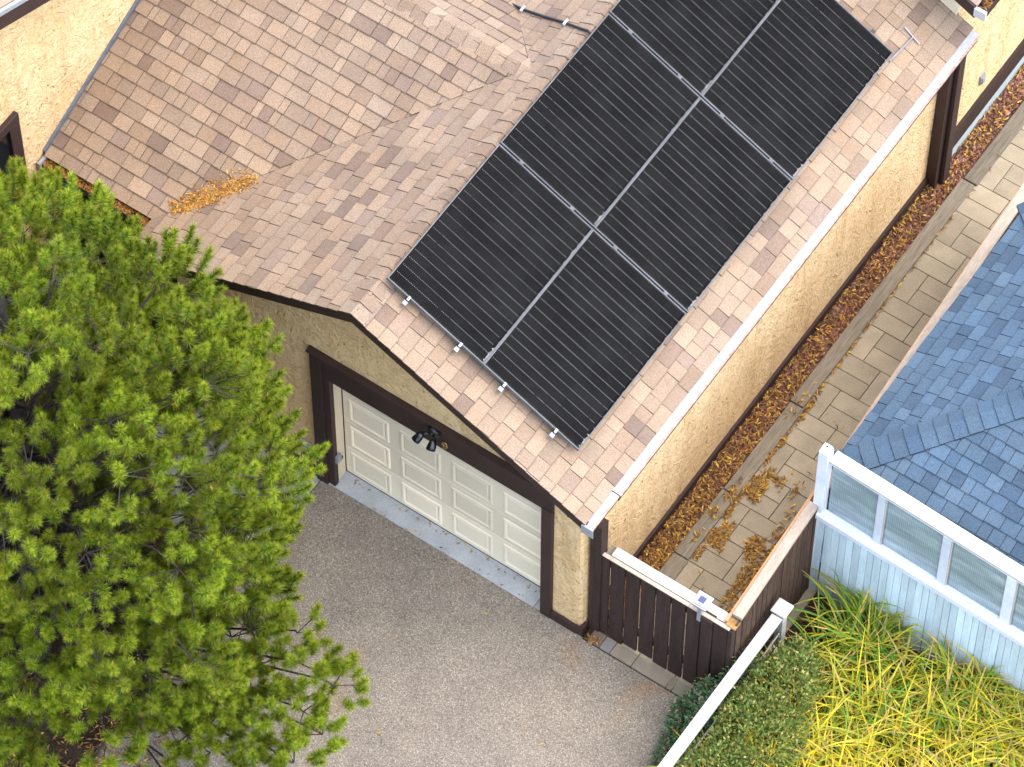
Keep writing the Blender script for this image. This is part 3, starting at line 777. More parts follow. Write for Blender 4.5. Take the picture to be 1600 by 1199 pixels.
# rails and their end clips, mid clamps
rail_s = (.26, .87, MS + .26, MS + .87)
def build_rail():
    r = empty('mounting_rail', (0, 0, 0), 'x', 'rail', 'rails under the solar panels', rot=(0, AL, 0))
    mb = MB(); mb.box(-.02, .02, -.03, 3 * MY + .10, -.078, -.037); obj('rail', mb, M['black'], r, local=True)
    mb = MB(); mb.box(-.021, -.015, -.075, -.034, -.085, -.020); mb.box(.015, .021, -.075, -.034, -.085, -.020); mb.box(-.0149, .0149, -.075, -.034, -.026, -.020); mb.box(-.0149, .0149, -.045, -.034, -.085, -.0265); mb.box(-.012, .012, -.033, .012, .0005, .006)
    obj('end_clip', mb, M['alu'], r, local=True, bevel=.002)
    for k in (1, 2):
        y = k * (MY + TG) - TG / 2
        mb = MB(); mb.box(-.022, .022, y - .019, y + .019, .0006, .0045); mb.tube([(0, y, .0046), (0, y, .009)], .006, 6); obj('mid_clamp', mb, M['frame'], r, local=True)
    for k in (.3, 1.6, 2.9, 4.2, 5.1):
        mb = MB(); mb.box(.021, .065, k - .03, k + .03, -.126, -.120); mb.box(.021, .027, k - .03, k + .03, -.1199, -.05); obj('foot', mb, M['black'], r, local=True)
    return r
rl = build_rail()
for k, s in enumerate(rail_s):
    q = rl if k == 0 else copy_tree(rl)
    q.location = A0 + S_R * s
    q['label'] = ['black mounting rail nearest the ridge with a bright end clip', 'second mounting rail down from the ridge, under the upper solar panels',
                  'third mounting rail down from the ridge, first under the lower panels', 'black mounting rail nearest the gutter with a bright end clip'][k]
# black skirt strip and bare rail end at the back
te = empty('bare_rail_end', (-.15, 5.40, 2.87), 'thin grey T-shaped rail end lying on the shingles past the corner of the solar panels', 'rail')
pR = lambda x, y, h=.03: Vector((x, y, zr(x))) + N_R * h
mb = MB(); mb.bar(pR(-.16, 5.28), pR(-.13, 5.65), .014, .014); obj('stem', mb, M['grey'], te)
mb = MB(); mb.bar(pR(-.24, 5.67), pR(-.05, 5.64), .012, .012); obj('crossbar', mb, M['grey'], te)
# conduit with clamps on the left slope
pL = lambda x, y, h=.03: Vector((x, y, zl(x))) + Vector((-SA, 0, CA)) * h
cd = empty('conduit', (-2.8, 3.4, 3.6), 'black cable conduit clipped across the shingles up to the solar panels', 'conduit')
pts = [pL(-4.2, 3.62), pL(-3.34, 3.52), pL(-3.02, 3.44), pL(-2.75, 3.405), pL(-2.51, 3.385), pL(-2.36, 3.36), Vector((-2.24, 3.335, 3.985)), Vector((-2.12, 3.32, 3.96))]
mb = MB(); mb.tube(pts, .013, 8); obj('pipe', mb, M['black'], cd, smooth=True)
for x, y in ((-3.02, 3.44), (-2.51, 3.385)):
    q = pL(x, y, 0)
    mb = MB(); mb.box(q.x - .014, q.x + .014, q.y - .04, q.y + .035, q.z + .008, q.z + .055); obj('clamp', mb, M['alu'], cd, bevel=.006)

# ------------------------------------------------------------------ path between garage and fence
path = MB(); path.poly([(.28, .16, -.006), (2.3, .16, -.006), (2.3, 13, -.006), (.28, 13, -.006)])
path = props(obj('paved_path', path, M['soil']), kind='structure')
pmesh = {}
def paver(x, y, w, h, tint, parent=path, zt=.022, rot=0):
    key = (round(w, 3), round(h, 3))
    if key not in pmesh:
        mb = MB(); b = .004
        r = lambda i: [(-w / 2 + i, -h / 2 + i), (w / 2 - i, -h / 2 + i), (w / 2 - i, h / 2 - i), (-w / 2 + i, h / 2 - i)]
        mb.prism([(a, c, -.05) for a, c in r(0)], [(a, c, -.004) for a, c in r(0)])
        mb.prism([(a, c, -.0039) for a, c in r(0)], [(a, c, 0) for a, c in r(b)])
        o = obj('paver', mb, M['paver'], parent, local=True); pmesh[key] = o.data
    else: o = link_mesh('paver', pmesh[key], parent)
    o.location = Vector((x, y, zt - .05 + random.uniform(-.002, .002))) - WLOC[parent.name]
    o.rotation_euler = (random.uniform(-.004, .004), random.uniform(-.004, .004), rot + random.uniform(-.004, .004))
    k = random.uniform(.88, 1.1); o.color = (tint[0] * k, tint[1] * k, tint[2] * k, 1)
PT = (.31, .262, .182)
gp = .006
for k in range(32):
    yb = .0 + .4 * k
    if yb > 12.5: break
    x = .40
    seqs = 'VHVH' if k % 2 == 0 else 'HVHV'
    for s in seqs:
        if x > 1.75: break
        if s == 'V':
            paver(x + .1, yb + .2, .2 - gp, .4 - gp, PT); x += .2
        else:
            for q in (0, 1):
                if yb + .2 * q + .2 < .16: continue
                paver(x + .2, yb + .1 + .2 * q, .4 - gp, .2 - gp, PT)
            x += .4
# timber edging
te2 = empty('timber_edging', (.34, 3, 0), 'weathered grey timber edging between the gravel strip and the pavers', 'edging')
PX = lambda y: .345 + .008 * (y - 3) / 3
for ya, yb, w, off in ((.16, 1.18, .165, .012), (1.19, 2.02, .16, .004), (2.03, 3.20, .155, .01), (3.215, 6.34, .15, -.004), (6.355, 9.2, .15, .014), (9.21, 12.5, .15, 0)):
    mb = MB(); x0 = PX(ya) + off; x1 = PX(yb) + off
    mb.prism([(x0 - w / 2, ya, -.05), (x0 + w / 2, ya, -.05), (x1 + w / 2, yb, -.05), (x1 - w / 2, yb, -.05)], [(x0 - w / 2, ya, .055), (x0 + w / 2, ya, .055), (x1 + w / 2, yb, .055), (x1 - w / 2, yb, .055)])
    obj('plank', mb, M['plank'], te2, bevel=.008)
# paving stones under the gate
kb = MB(); kb.box(.06, 1.22, -.055, .11, -.04, .004); kerb = props(obj('kerb', kb, M['soil']), kind='structure')
for x0, x1, c in ((.115, .245, (.17,.12,.09)), (.25, .36, (.2,.19,.17)), (.365, .60, (.25,.21,.15)), (.605, .985, (.255,.215,.16)), (.99, 1.05, (.22,.19,.13)), (1.055, 1.20, (.22,.2,.14))):
    mb = MB(); mb.box(x0, x1, -.045, .09, -.03, .03 + random.uniform(-.004, .004)); obj('paving_stone', mb, M['paver'], kerb, bevel=.006, tint=c)

# ------------------------------------------------------------------ brown timber gate and side fence
gate = empty('timber_gate', (.8, .13, 0), 'dark brown timber gate of vertical boards with pale top rail beside the garage', 'gate')
mb = MB(); mb.box(.035, .155, .075, .19, 0, 1.97); obj('post', mb, M['brownwood'], gate, bevel=.006)
FY = .10
for k in range(7):
    x0 = .085 + .165 * k; dz = random.uniform(-.006, .006)
    mb = MB(); mb.box(x0 + (.07 if k == 0 else 0), x0 + .147 + random.uniform(-.005, .003), FY, FY + .022, .055 + random.uniform(-.015, .02), 1.465 + dz)
    obj('board', mb, M['brownwood'], gate, bevel=.003)
mb = MB(); mb.box(1.245, 1.36, FY - .03, FY + .06, 0, 1.47); obj('post', mb, M['brownwood'], gate, bevel=.004)
mb = MB(); mb.box(1.366, 1.51, FY - .01, FY + .02, .02, 1.465); obj('board', mb, M['brownwood'], gate, bevel=.004)
mb = MB(); mb.box(1.515, 1.56, FY - .005, FY + .09, 0, 1.46); obj('post', mb, M['brownwood'], gate, bevel=.004)
mb = MB(); mb.box(.16, 1.53, FY - .012, FY + .027, 1.474, 1.488); obj('top_strip', mb, M['capwood'], gate, bevel=.002)
mb = MB(); mb.box(.22, 1.50, FY + .045, FY + .150, 1.43, 1.465); obj('top_rail', mb, M['white'], gate, bevel=.004)
mb = MB(); mb.box(.16, .24, FY + .03, FY + .15, 1.40, 1.44); obj('bracket', mb, M['plank'], gate, bevel=.003)
mb = MB(); mb.box(.16, 1.5, FY + .0225, FY + .06, .30, .39); mb.box(.16, 1.5, FY + .0225, FY + .06, 1.28, 1.37); obj('back_rail', mb, M['brownwood'], gate)

sf = empty('timber_fence', (1.5, 2.5, 0), 'dark timber fence with a pale cap running along the paved path', 'fence')
FX = lambda y: 1.515 - .045 * max(0, y - .2)
mb = MB(); ya, yb = .19, 1.60
def along(mb, ya, yb, o0, o1, z0, z1):
    mb.prism([(FX(ya) + o0, ya, z0), (FX(ya) + o1, ya, z0), (FX(yb) + o1, yb, z0), (FX(yb) + o0, yb, z0)], [(FX(ya) + o0, ya, z1), (FX(ya) + o1, ya, z1), (FX(yb) + o1, yb, z1), (FX(yb) + o0, yb, z1)])
along(mb, .22, 1.60, -.035, .065, 1.52, 1.56); obj('cap', mb, M['capwood'], sf, bevel=.004)
mb = MB(); along(mb, 1.76, 6.2, -.055, .055, 1.52, 1.555); obj('cap', mb, M['capwood'], sf, bevel=.004)
mb = MB(); along(mb, .14, 6.2, -.062, -.037, 1.47, 1.535); obj('edge_strip', mb, tinted('orange_wood', .8, 20, (.8, 1.2), 3, (.8, 1.2), .2, .002, .2, (5, .6, 5), basec=(.50, .26, .13)), sf)
mb = MB(); along(mb, .12, .215, -.05, .06, 1.47, 1.50); obj('post_top', mb, tinted('raw_wood', .85, 20, (.6, 1.3), 5, (.7, 1.2), .3, .003, .2, basec=(.34, .19, .07)), sf, bevel=.004)
y = .16
while y < 6.1:
    w = random.uniform(.085, .105)
    mb = MB(); along(mb, y, y + w - .006, .036, .056 + random.uniform(-.003, .004), .02, 1.515)
    obj('board', mb, M['weathered'], sf, bevel=.002); y += w
for y in (.12, 1.62, 3.6, 5.6):
    mb = MB(); along(mb, y, y + .09, -.034, .034, 0, 1.468); obj('post', mb, M['brownwood'], sf)
# solar post light on the gate
sl = empty('solar_light', (1.215, .12, 1.47), 'small square silver solar light perched on the gate top', 'light')
SX, SY, SZ = 1.215, .12, 1.68
mb = MB(); mb.box(SX - .02, SX + .02, SY - .045, SY - .02, 1.36, SZ - .06); obj('stem', mb, M['grey'], sl)
mb = MB(); mb.prism([(SX - .065, SY - .065, SZ - .06), (SX + .065, SY - .065, SZ - .06), (SX + .065, SY + .065, SZ - .06), (SX - .065, SY + .065, SZ - .06)], [(SX - .08, SY - .08, SZ), (SX + .08, SY - .08, SZ), (SX + .08, SY + .08, SZ), (SX - .08, SY + .08, SZ)]); obj('body', mb, M['gutter'], sl, bevel=.004)
mb = MB(); mb.box(SX - .062, SX + .062, SY - .062, SY + .062, SZ + .0005, SZ + .012); obj('lid', mb, M['white'], sl, bevel=.003)
mb = MB(); mb.box(SX - .032, SX + .032, SY - .032, SY + .032, SZ + .0122, SZ + .015); obj('solar_cell', mb, M['blue'], sl)

# ------------------------------------------------------------------ pale fence with plastic panes
wf_ = empty('white_fence', (2.6, 1.67, 0), 'pale blue and white fence of narrow boards with ribbed plastic panes along its top', 'fence')
WY = 1.68
capz = lambda x: 2.36 - .075 * (x - 1.55)
railz = lambda x: 1.445 - .06 * (x - 1.5)
def sl_box(mb, x0, x1, y0, y1, f0, f1):
    mb.prism([(x0, y0, f0(x0)), (x1, y0, f0(x1)), (x1, y1, f0(x1)), (x0, y1, f0(x0))], [(x0, y0, f1(x0)), (x1, y0, f1(x1)), (x1, y1, f1(x1)), (x0, y1, f1(x0))])
mb = MB(); x0, x1, y0, y1, zt = 1.455, 1.555, WY - .085, WY + .015, 2.53
mb.prism([(x0, y0, 0), (x1, y0, 0), (x1, y1, 0), (x0, y1, 0)], [(x0, y0, zt - .05), (x1, y0, zt - .05), (x1, y1, zt - .05), (x0, y1, zt - .05)])
mb.prism([(x0, y0, zt - .0499), (x1, y0, zt - .0499), (x1, y1, zt - .0499), (x0, y1, zt - .0499)], [(x0 + .012, y0 + .035, zt), (x1 - .012, y0 + .035, zt), (x1 - .012, y1 - .015, zt), (x0 + .012, y1 - .015, zt)])
wp = obj('post', mb, M['whiteblue'], wf_, bevel=.004)
mb = MB(); mb.tube([(1.505, WY - .028, zt - .01), (1.505, WY - .028, zt + .003)], .011, 10); obj('hole', mb, M['black'], wp)
XR = 6.2
mb = MB(); sl_box(mb, 1.557, XR, WY - .055, WY + .085, lambda x: capz(x) - .03, capz); obj('cap', mb, M['white'], wf_, bevel=.004)
mb = MB(); sl_box(mb, 1.557, XR, WY - .035, WY + .005, lambda x: capz(x) - .085, lambda x: capz(x) - .0305); obj('top_rail', mb, M['whiteblue'], wf_, bevel=.003)
mb = MB(); sl_box(mb, 1.48, XR, WY - .115, WY - .008, lambda x: railz(x) - .075, railz); obj('middle_rail', mb, M['whiteblue'], wf_, bevel=.005)
mull = [(2.075, 2.15), (2.76, 2.845), (3.43, 3.53), (4.12, 4.2), (4.8, 4.88), (5.5, 5.58)]
xa = 1.58
for x0, x1 in mull:
    mb = MB(); zz = (lambda x: railz(x) + .001)
    sl_box(mb, x0, x1, WY - .04, WY + .02, zz, lambda x: capz(x) - .0855); mb2 = MB(); obj('mullion', mb, M['whiteblue'], wf_, bevel=.004)
    mb = MB(); n = int((x0 - xa) / .0047); row0, row1 = [], []
    for i in range(n + 1):
        x = xa + (x0 - xa - .004) * i / n; y = WY - .012 + .004 * math.sin(i * math.pi / 2)
        mb.v += [(x, y, railz(x) - .02), (x, y, capz(x) - .08)]
        if i: k = 2 * i; mb.f.append((k - 2, k, k + 1, k - 1)); mb.c.append((1, 1, 1))
    obj('pane', mb, M['pane'], wf_, smooth=True)
    mb = MB(); sl_box(mb, x1 + .001, x1 + .018, WY - .03, WY - .018, zz, lambda x: capz(x) - .087); obj('bead', mb, M['white'], wf_)
    xa = x1 + .02
x = 1.47; k = 0
while x < XR:
    w = random.uniform(.066, .082); lean = random.uniform(-.004, .004); tl = random.uniform(-.006, .006)
    if k == 1: tl = -.035
    mb = MB(); y = WY - .085 + random.uniform(-.003, .003); zb = .02
    zt = railz(x) - .077
    mb.prism([(x + tl, y, zb), (x + w - .004 + tl * .6, y, zb), (x + w - .004 + tl * .6, y + .016, zb), (x + tl, y + .016, zb)], [(x, y, zt), (x + w - .004, y, zt), (x + w - .004, y + .016, zt), (x, y + .016, zt)])
    obj('board', mb, M['bluewhite'], wf_, bevel=.002); x += w; k += 1
mb = MB(); sl_box(mb, 1.56, XR, WY - .06, WY - .02, lambda x: .55, lambda x: .64); obj('back_rail', mb, M['bluewhite'], wf_)

# ------------------------------------------------------------------ neighbour's shed with blue hip roof
shed = empty('garden_shed', (3.3, 3.5, 0), 'shed with a blue shingled hip roof behind the pale fence', 'shed')
EX0, EX1, EY0, EY1, EZ, HP = 1.50, 6.1, 1.80, 5.28, 1.98, .50
HH = (EY1 - EY0) / 2
mb = MB(); mb.box(EX0 + .25, EX1 - .25, EY0 + .2, EY1 - .25, 0, EZ); obj('wall', mb, M['bluewhite'], shed)
RA = (EX0 + HH, EY0 + HH, EZ + HP * HH); RB = (EX1 - HH, EY0 + HH, EZ + HP * HH)
cs = [(EX0, EY0, EZ), (EX1, EY0, EZ), (EX1, EY1, EZ), (EX0, EY1, EZ)]
mb = MB(); dn = Vector((0, 0, -.012))
for q in ([cs[0], cs[1], RB, RA], [cs[1], cs[2], RB], [cs[2], cs[3], RA, RB], [cs[3], cs[0], RA]):
    mb.poly([Vector(p) + dn for p in q])
mb.poly([Vector(p) + Vector((0, 0, -.05)) for p in cs[::-1]])
sroof = obj('roof', mb, M['deck'], shed)
mb = MB()
mb.box(EX0 + .01, EX0 + .035, EY0 + .01, EY1 - .01, EZ - .13, EZ - .055); mb.box(EX0 + .0355, EX1 - .01, EY0 + .01, EY0 + .035, EZ - .13, EZ - .055)
obj('fascia', mb, M['white'], shed)
hl = math.hypot(1, HP); HL = HH * hl
c1, s1 = 1 / hl, HP / hl
bl_w = shingles([(EY0, -.01), (EY1, -.01), (EY0 + HH, HL)], (EX0, 0, EZ), (0, 1, 0), (c1, 0, s1), BLUE_PAL, e=.140, widths=(.11, .24))
bl_f = shingles([(EX0, -.01), (EX1, -.01), (EX1 - HH, HL), (EX0 + HH, HL)], (0, EY0, EZ), (1, 0, 0), (0, c1, s1), BLUE_PAL, e=.140, widths=(.09, .2))
lay([(sroof, bl_w), (sroof, bl_f)], 300)
hd = Vector((1, 1, HP)).normalized()
caps(Vector(cs[0]) + Vector((-.01, -.01, -.0)), RA, (1, -1, 0) - Vector((0, 0, .30)) if False else Vector((.55, -.55, -.0)) + Vector((0, 0, -.0)), Vector((-.55, .55, 0)), sroof, BLUE_PAL, w=.15, step=.142, name='hip_cap', lift=.028) if False else None
# cap wings must lie in the two slope planes, square to the hip line
def in_plane(nrm, d):
    s = Vector(nrm).cross(d).normalized(); return s if s.z < 0 else -s
nW = Vector((-s1, 0, c1)); nF = Vector((0, -s1, c1)); nB = Vector((0, s1, c1))
caps(Vector(cs[0]), RA, in_plane(nW, hd), in_plane(nF, hd), sroof, BLUE_PAL[1:3], w=.150, step=.142, name='hip_cap', lift=.028)
hd2 = Vector((1, -1, HP)).normalized()
caps(Vector(cs[3]), RA, in_plane(nW, hd2), in_plane(nB, hd2), sroof, BLUE_PAL[1:3], w=.150, step=.142, name='hip_cap', lift=.028)
caps(RA, RB, (0, c1, -s1), (0, -c1, -s1), sroof, BLUE_PAL, w=.15, step=.142, name='ridge_cap', lift=.016)

# ------------------------------------------------------------------ white driveway railing
rlg = empty('white_railing', (1.68, -.3, 0), 'low white railing with a flat square post cap between driveway and flower bed', 'railing')
mb = MB(); mb.box(1.625, 1.735, -4.5, .70, .955, .99); obj('top_rail', mb, M['white'], rlg, bevel=.004)
mb = MB(); mb.box(1.60, 1.76, .705, .865, .995, 1.02); obj('post_cap', mb, M['white'], rlg, bevel=.005)
for y in (.785, -1.7, -4.2):
    mb = MB(); mb.box(1.64, 1.72, y - .04, y + .04, 0, .994 if y > 0 else .954); obj('post', mb, M['white'], rlg, bevel=.004)
for z, xo in ((.62, 1.70), (.36, 1.70)):
    mb = MB(); mb.tube([(xo, .74, z), (xo + .01, -.4, z - .01), (xo, -1.7, z), (xo, -4.2, z)], .008, 6); obj('wire', mb, M['white'], rlg)

# ------------------------------------------------------------------ fallen leaves
def leaf_cloud(P, size=(.04, .075), width=.28, up=None, tiltmax=.6, pal=None, lift=.004):
    """P (n,3) points -> folded lens leaves, 4 triangles each"""
    n = len(P); L = rng.uniform(*size, n); W = L * rng.uniform(width * .7, width * 1.3, n)
    a = rng.uniform(0, 2 * math.pi, n); t = rng.normal(0, tiltmax * .5, n); r = rng.normal(0, tiltmax * .5, n)
    D = np.stack([np.cos(a) * np.cos(t), np.sin(a) * np.cos(t), np.sin(t)], 1)
    S = np.stack([-np.sin(a) * np.cos(r), np.cos(a) * np.cos(r), np.sin(r)], 1)
    Nn = np.cross(D, S); curl = rng.uniform(-.25, .35, n)
    P = P + np.array([0, 0, 1.0]) * (lift + np.abs(np.sin(t)) * L / 2 + np.abs(np.sin(r)) * W / 2)[:, None]
    A = P - D * (L / 2)[:, None]; B = P + D * (L / 2)[:, None]
    Mi = P - Nn * (W * .25 * np.sign(curl + .05))[:, None]
    Lf = P + S * (W / 2)[:, None] + Nn * (curl * L * .2)[:, None]; Rt = P - S * (W / 2)[:, None] + Nn * (curl * L * .2)[:, None]
    V = np.stack([A, Rt, Mi, A, Mi, Lf, Mi, Rt, B, Mi, B, Lf], 1).reshape(-1, 3)
    pal = np.array(pal); ci = rng.choice(len(pal), n, p=None)
    C = pal[ci] * rng.uniform(.75, 1.25, (n, 1))
    return V, np.repeat(C, 4, 0)
GOLD = [(.58, .34, .07), (.49, .27, .06), (.39, .20, .05), (.28, .15, .05), (.64, .43, .08), (.17, .09, .04), (.34, .21, .08)]
REDD = [(.26, .10, .05), (.20, .08, .045), (.32, .15, .05), (.15, .07, .04)]
def stuffleaves(name, P, pal=GOLD, **kw):
    V, C = leaf_cloud(np.asarray(P), pal=pal, **kw)
    return props(tris(name, V, C, M['leaf']), kind='stuff')
# gravel strip: red lava rock, then leaves, denser towards the front
def rocks(name, P, size, pal):
    ico = np.array([(1, 0, 0), (-1, 0, 0), (0, 1, 0), (0, -1, 0), (0, 0, 1), (0, 0, -1)], float)
    fc = np.array([(0, 2, 4), (2, 1, 4), (1, 3, 4), (3, 0, 4), (2, 0, 5), (1, 2, 5), (3, 1, 5), (0, 3, 5)])
    n = len(P); sc = rng.uniform(*size, (n, 1, 1)) * rng.uniform(.6, 1.25, (n, 1, 3))
    q = ico[None] * sc * rng.uniform(.75, 1.2, (n, 6, 1))
    a = rng.uniform(0, 6.28, n); ca, sa = np.cos(a), np.sin(a)
    x = q[:, :, 0] * ca[:, None] - q[:, :, 1] * sa[:, None]; y = q[:, :, 0] * sa[:, None] + q[:, :, 1] * ca[:, None]
    q = np.stack([x, y, q[:, :, 2] + .2 * x], 2) + P[:, None, :]
    V = q[:, fc.ravel(), :].reshape(-1, 3)
    pal = np.array(pal); C = pal[rng.integers(0, len(pal), n)] * rng.uniform(.7, 1.3, (n, 1))
    return props(tris(name, V, np.repeat(C, 8, 0), M['rock']), kind='stuff')
n = 3400
P = np.stack([rng.uniform(.03, .275, n), rng.uniform(.2, 11, n), rng.uniform(.0, .018, n)], 1)
rocks('lava_gravel', P, (.012, .032), [(.30, .13, .09), (.24, .10, .07), (.20, .11, .09), (.34, .19, .14), (.14, .07, .05)])
n = 6000
y = .2 + 10.5 * rng.random(n) ** 1.75
P = np.stack([rng.uniform(.03, .268, n), y, rng.uniform(.018, .045, n)], 1)
P = P[(P[:, 1] < 4) | (rng.random(n) < .75)]
stuffleaves('leaf_litter', P, GOLD * 3 + REDD, tiltmax=.9, size=(.03, .075))
# drifts over the timber edge and pavers
def blob(cx, cy, rx, ry, n, z, rot=0):
    a = rng.uniform(0, 6.28, n); r = np.sqrt(rng.random(n)) * (1 + .25 * np.sin(3 * a + cx * 7) + .15 * np.sin(7 * a))
    x, y = rx * r * np.cos(a), ry * r * np.sin(a)
    return np.stack([cx + x * math.cos(rot) - y * math.sin(rot), cy + x * math.sin(rot) + y * math.cos(rot), np.full(n, z) + rng.uniform(0, .012, n)], 1)
zp = .024
Ps = [blob(.445, 2.75, .025, .33, 120, zp), blob(.455, 3.25, .03, .22, 60, zp), blob(.52, 2.25, .10, .20, 330, zp), blob(.66, 2.40, .07, .05, 45, zp), blob(.45, 1.92, .04, .2, 110, zp),
      blob(.53, 1.58, .095, .15, 260, zp), blob(.46, 1.33, .035, .12, 45, zp), blob(.86, 1.66, .085, .13, 190, zp), blob(.95, 1.32, .05, .34, 190, zp), blob(1.05, 1.45, .07, .5, 230, zp), blob(1.2, 1.0, .12, .6, 260, zp),
      blob(.85, 2.42, .05, .10, 26, zp), blob(.95, 2.0, .05, .3, 40, zp), blob(.37, 2.05, .06, .14, 40, .058), blob(.34, 1.75, .05, .08, 24, .058), blob(.36, 1.45, .04, .1, 12, .058), blob(.35, 3.3, .05, .3, 20, .058),
      blob(.9, 2.9, .3, .9, 14, zp), blob(.6, .9, .15, .3, 10, zp), blob(1.02, 3.3, .05, .35, 26, zp), blob(.435, 4.2, .010, 1.6, 120, zp), blob(.435, 6.5, .010, 1.6, 40, zp), blob(1.2, 2.6, .05, .5, 50, zp)]
stuffleaves('leaf_drift', np.concatenate(Ps), GOLD, tiltmax=.7)
# by the gate foot, on the apron, on the driveway
Ps = [blob(.16, -.02, .07, .05, 60, .03), blob(1.22, -.03, .07, .09, 70, .006)]
yy = np.concatenate([np.stack([rng.uniform(-2.7, -.5, 60), rng.uniform(.10, .15, 60), np.full(60, .014)], 1), np.stack([rng.uniform(-2.5, -.45, 30), rng.uniform(-.06, .02, 30), np.full(30, .014)], 1)])
stuffleaves('leaf_scatter', np.concatenate(Ps + [yy]), GOLD, size=(.02, .05))
Ps = [np.stack([rng.uniform(-2.8, 1.2, 26), rng.uniform(-4, -.2, 26), np.full(26, .003)], 1), blob(1.36, -.78, .04, .12, 40, .003), blob(1.42, -.95, .05, .08, 30, .02)]
stuffleaves('driveway_leaves', np.concatenate(Ps), GOLD, size=(.03, .06))
# under the pine
n = 2600
P = np.stack([-2.9 - 2.4 * rng.random(n) ** 1.4, rng.uniform(-5.5, -1.2, n), np.full(n, .0)], 1)
P2 = np.stack([rng.normal(-2.75, .22, 700), rng.uniform(-4.2, -2.2, 700), np.full(700, .002)], 1)
stuffleaves('leaf_carpet', np.concatenate([P, P2]), GOLD + REDD, tiltmax=.6)
# in the roof valley and gutters
n = 950
t = rng.random(n); x = VX0 + .12 + .52 * t + rng.normal(0, .02, n); yv = VY0 + (.12 + .52 * t) * TA / TC
off = rng.normal(0, .036, n) * (1.3 - np.abs(t - .5)); x = x + off; yv = yv - off
P = np.stack([x, yv, np.maximum(RZ + (x - RX) * TA, CRZ + (yv - CRY) * TC) + .016], 1)
stuffleaves('valley_leaves', P, [(.50, .27, .06), (.42, .20, .04), (.36, .16, .03), (.56, .35, .09)], size=(.03, .055), tiltmax=.5)
n = 900
P = np.stack([rng.uniform(HX + .06, VXC, n), rng.uniform(CGY - .095, CGY - .005, n), np.full(n, zc(CGY) - .045)], 1)
P2 = np.stack([rng.uniform(EXL - .1, EXL - .005, 260), rng.uniform(-.25, CGY - .02, 260), np.full(260, zl(EXL) - .045)], 1)
P3 = np.stack([rng.uniform(UEX + .015, UEX + .105, 900), rng.uniform(BACK - .14, BACK + 2.5, 900), np.full(900, zu(UEX) - .04)], 1)
stuffleaves('gutter_leaves', np.concatenate([P, P2, P3]), [(.40, .19, .035), (.30, .13, .03), (.46, .25, .06), (.22, .10, .03)], size=(.025, .05), tiltmax=.6)

# ------------------------------------------------------------------ strap-leaved plants
def blades():
    Vs, Cs = [], []
    B = []
    for i in range(820):
        x = rng.uniform(1.98, 5.6); y = rng.uniform(-3.2, 1.52)
        B.append((x, y))
    for (cx, cy) in B:
        dens = 13
        for k in range(dens):
            a = rng.uniform(0, 6.28); L = rng.uniform(.5, 1.1); w = rng.uniform(.011, .023)
            b = np.array([cx + rng.normal(0, .05), cy + rng.normal(0, .05), 0])
            h = rng.uniform(.55, 1.15); droop = rng.uniform(1.4, 2.7)
            n = 8; th = math.pi / 2 - rng.uniform(.05, .5); pts = [b]
            for s in range(n):
                th_s = th - droop * (s / n) ** 1.4
                pts.append(pts[-1] + np.array([math.cos(a) * math.cos(th_s), math.sin(a) * math.cos(th_s), math.sin(th_s)]) * L / n)
            pts = np.array(pts); pts[:, 2] = np.maximum(pts[:, 2], .02)
            pts[:, 1] = np.minimum(pts[:, 1], 1.57 - .25 * np.maximum(0, 0 * pts[:, 1]))
            a2 = a + rng.normal(0, .25); side = np.array([-math.sin(a2), math.cos(a2), rng.normal(0, .25)])
            ws = w * np.array([.7, .95, 1, 1, .95, .85, .65, .4, .04])[:, None]
            Lf, Rt = pts + side * ws / 2, pts - side * ws / 2
            # turning yellow away from the fence corner
            yl = min(1, max(0, .10 + .20 * (1.45 - cy) + .13 * (cx - 2.0) + rng.normal(0, .30)))
            g0 = np.array([.11, .25, .02]) * rng.uniform(.7, 1.3); y0 = np.array([.88, .66, .04]) * rng.uniform(.7, 1.15)
            br = rng.random() < .045
            for s in range(n):
                f = min(1, max(0, yl * 1.1 + (s / n - .5) * .5 * yl))
                c = g0 * (1 - f) + y0 * f
                if br: c = np.array([.52, .39, .15]) * rng.uniform(.7, 1.1)
                elif s >= n - 2 and rng.random() < .3: c = np.array([.58, .38, .09])
                Vs.append([Lf[s], Rt[s], Rt[s + 1], Lf[s + 1]]); Cs.append(c)
    return np.array(Vs), np.array(Cs)
V, C = blades()
props(tris('daylily_leaves', V.reshape(-1, 3), C, M['blade'], k=4), kind='stuff', label='mass of arching green and yellow strap leaves in front of the pale fence', cat='plants')
# dry stalks among them
st = MB()
for i in range(26):
    b = Vector((rng.uniform(1.8, 4.2), rng.uniform(-2, 1.4), .1)); a = rng.uniform(0, 6.28); L = rng.uniform(.5, .95); d = Vector((math.cos(a) * .9, math.sin(a) * .9, .5)).normalized()
    m_ = b + d * L * .55 + Vector((0, 0, .15)); e_ = b + d * L + Vector((0, 0, .05)); e_.y = min(e_.y, 1.55); m_.y = min(m_.y, 1.55)
    st.tube([b, m_, e_], [.005, .004, .003], 5, (.50, .38, .22))
props(obj('dry_stalks', st, M['rock']), kind='stuff')

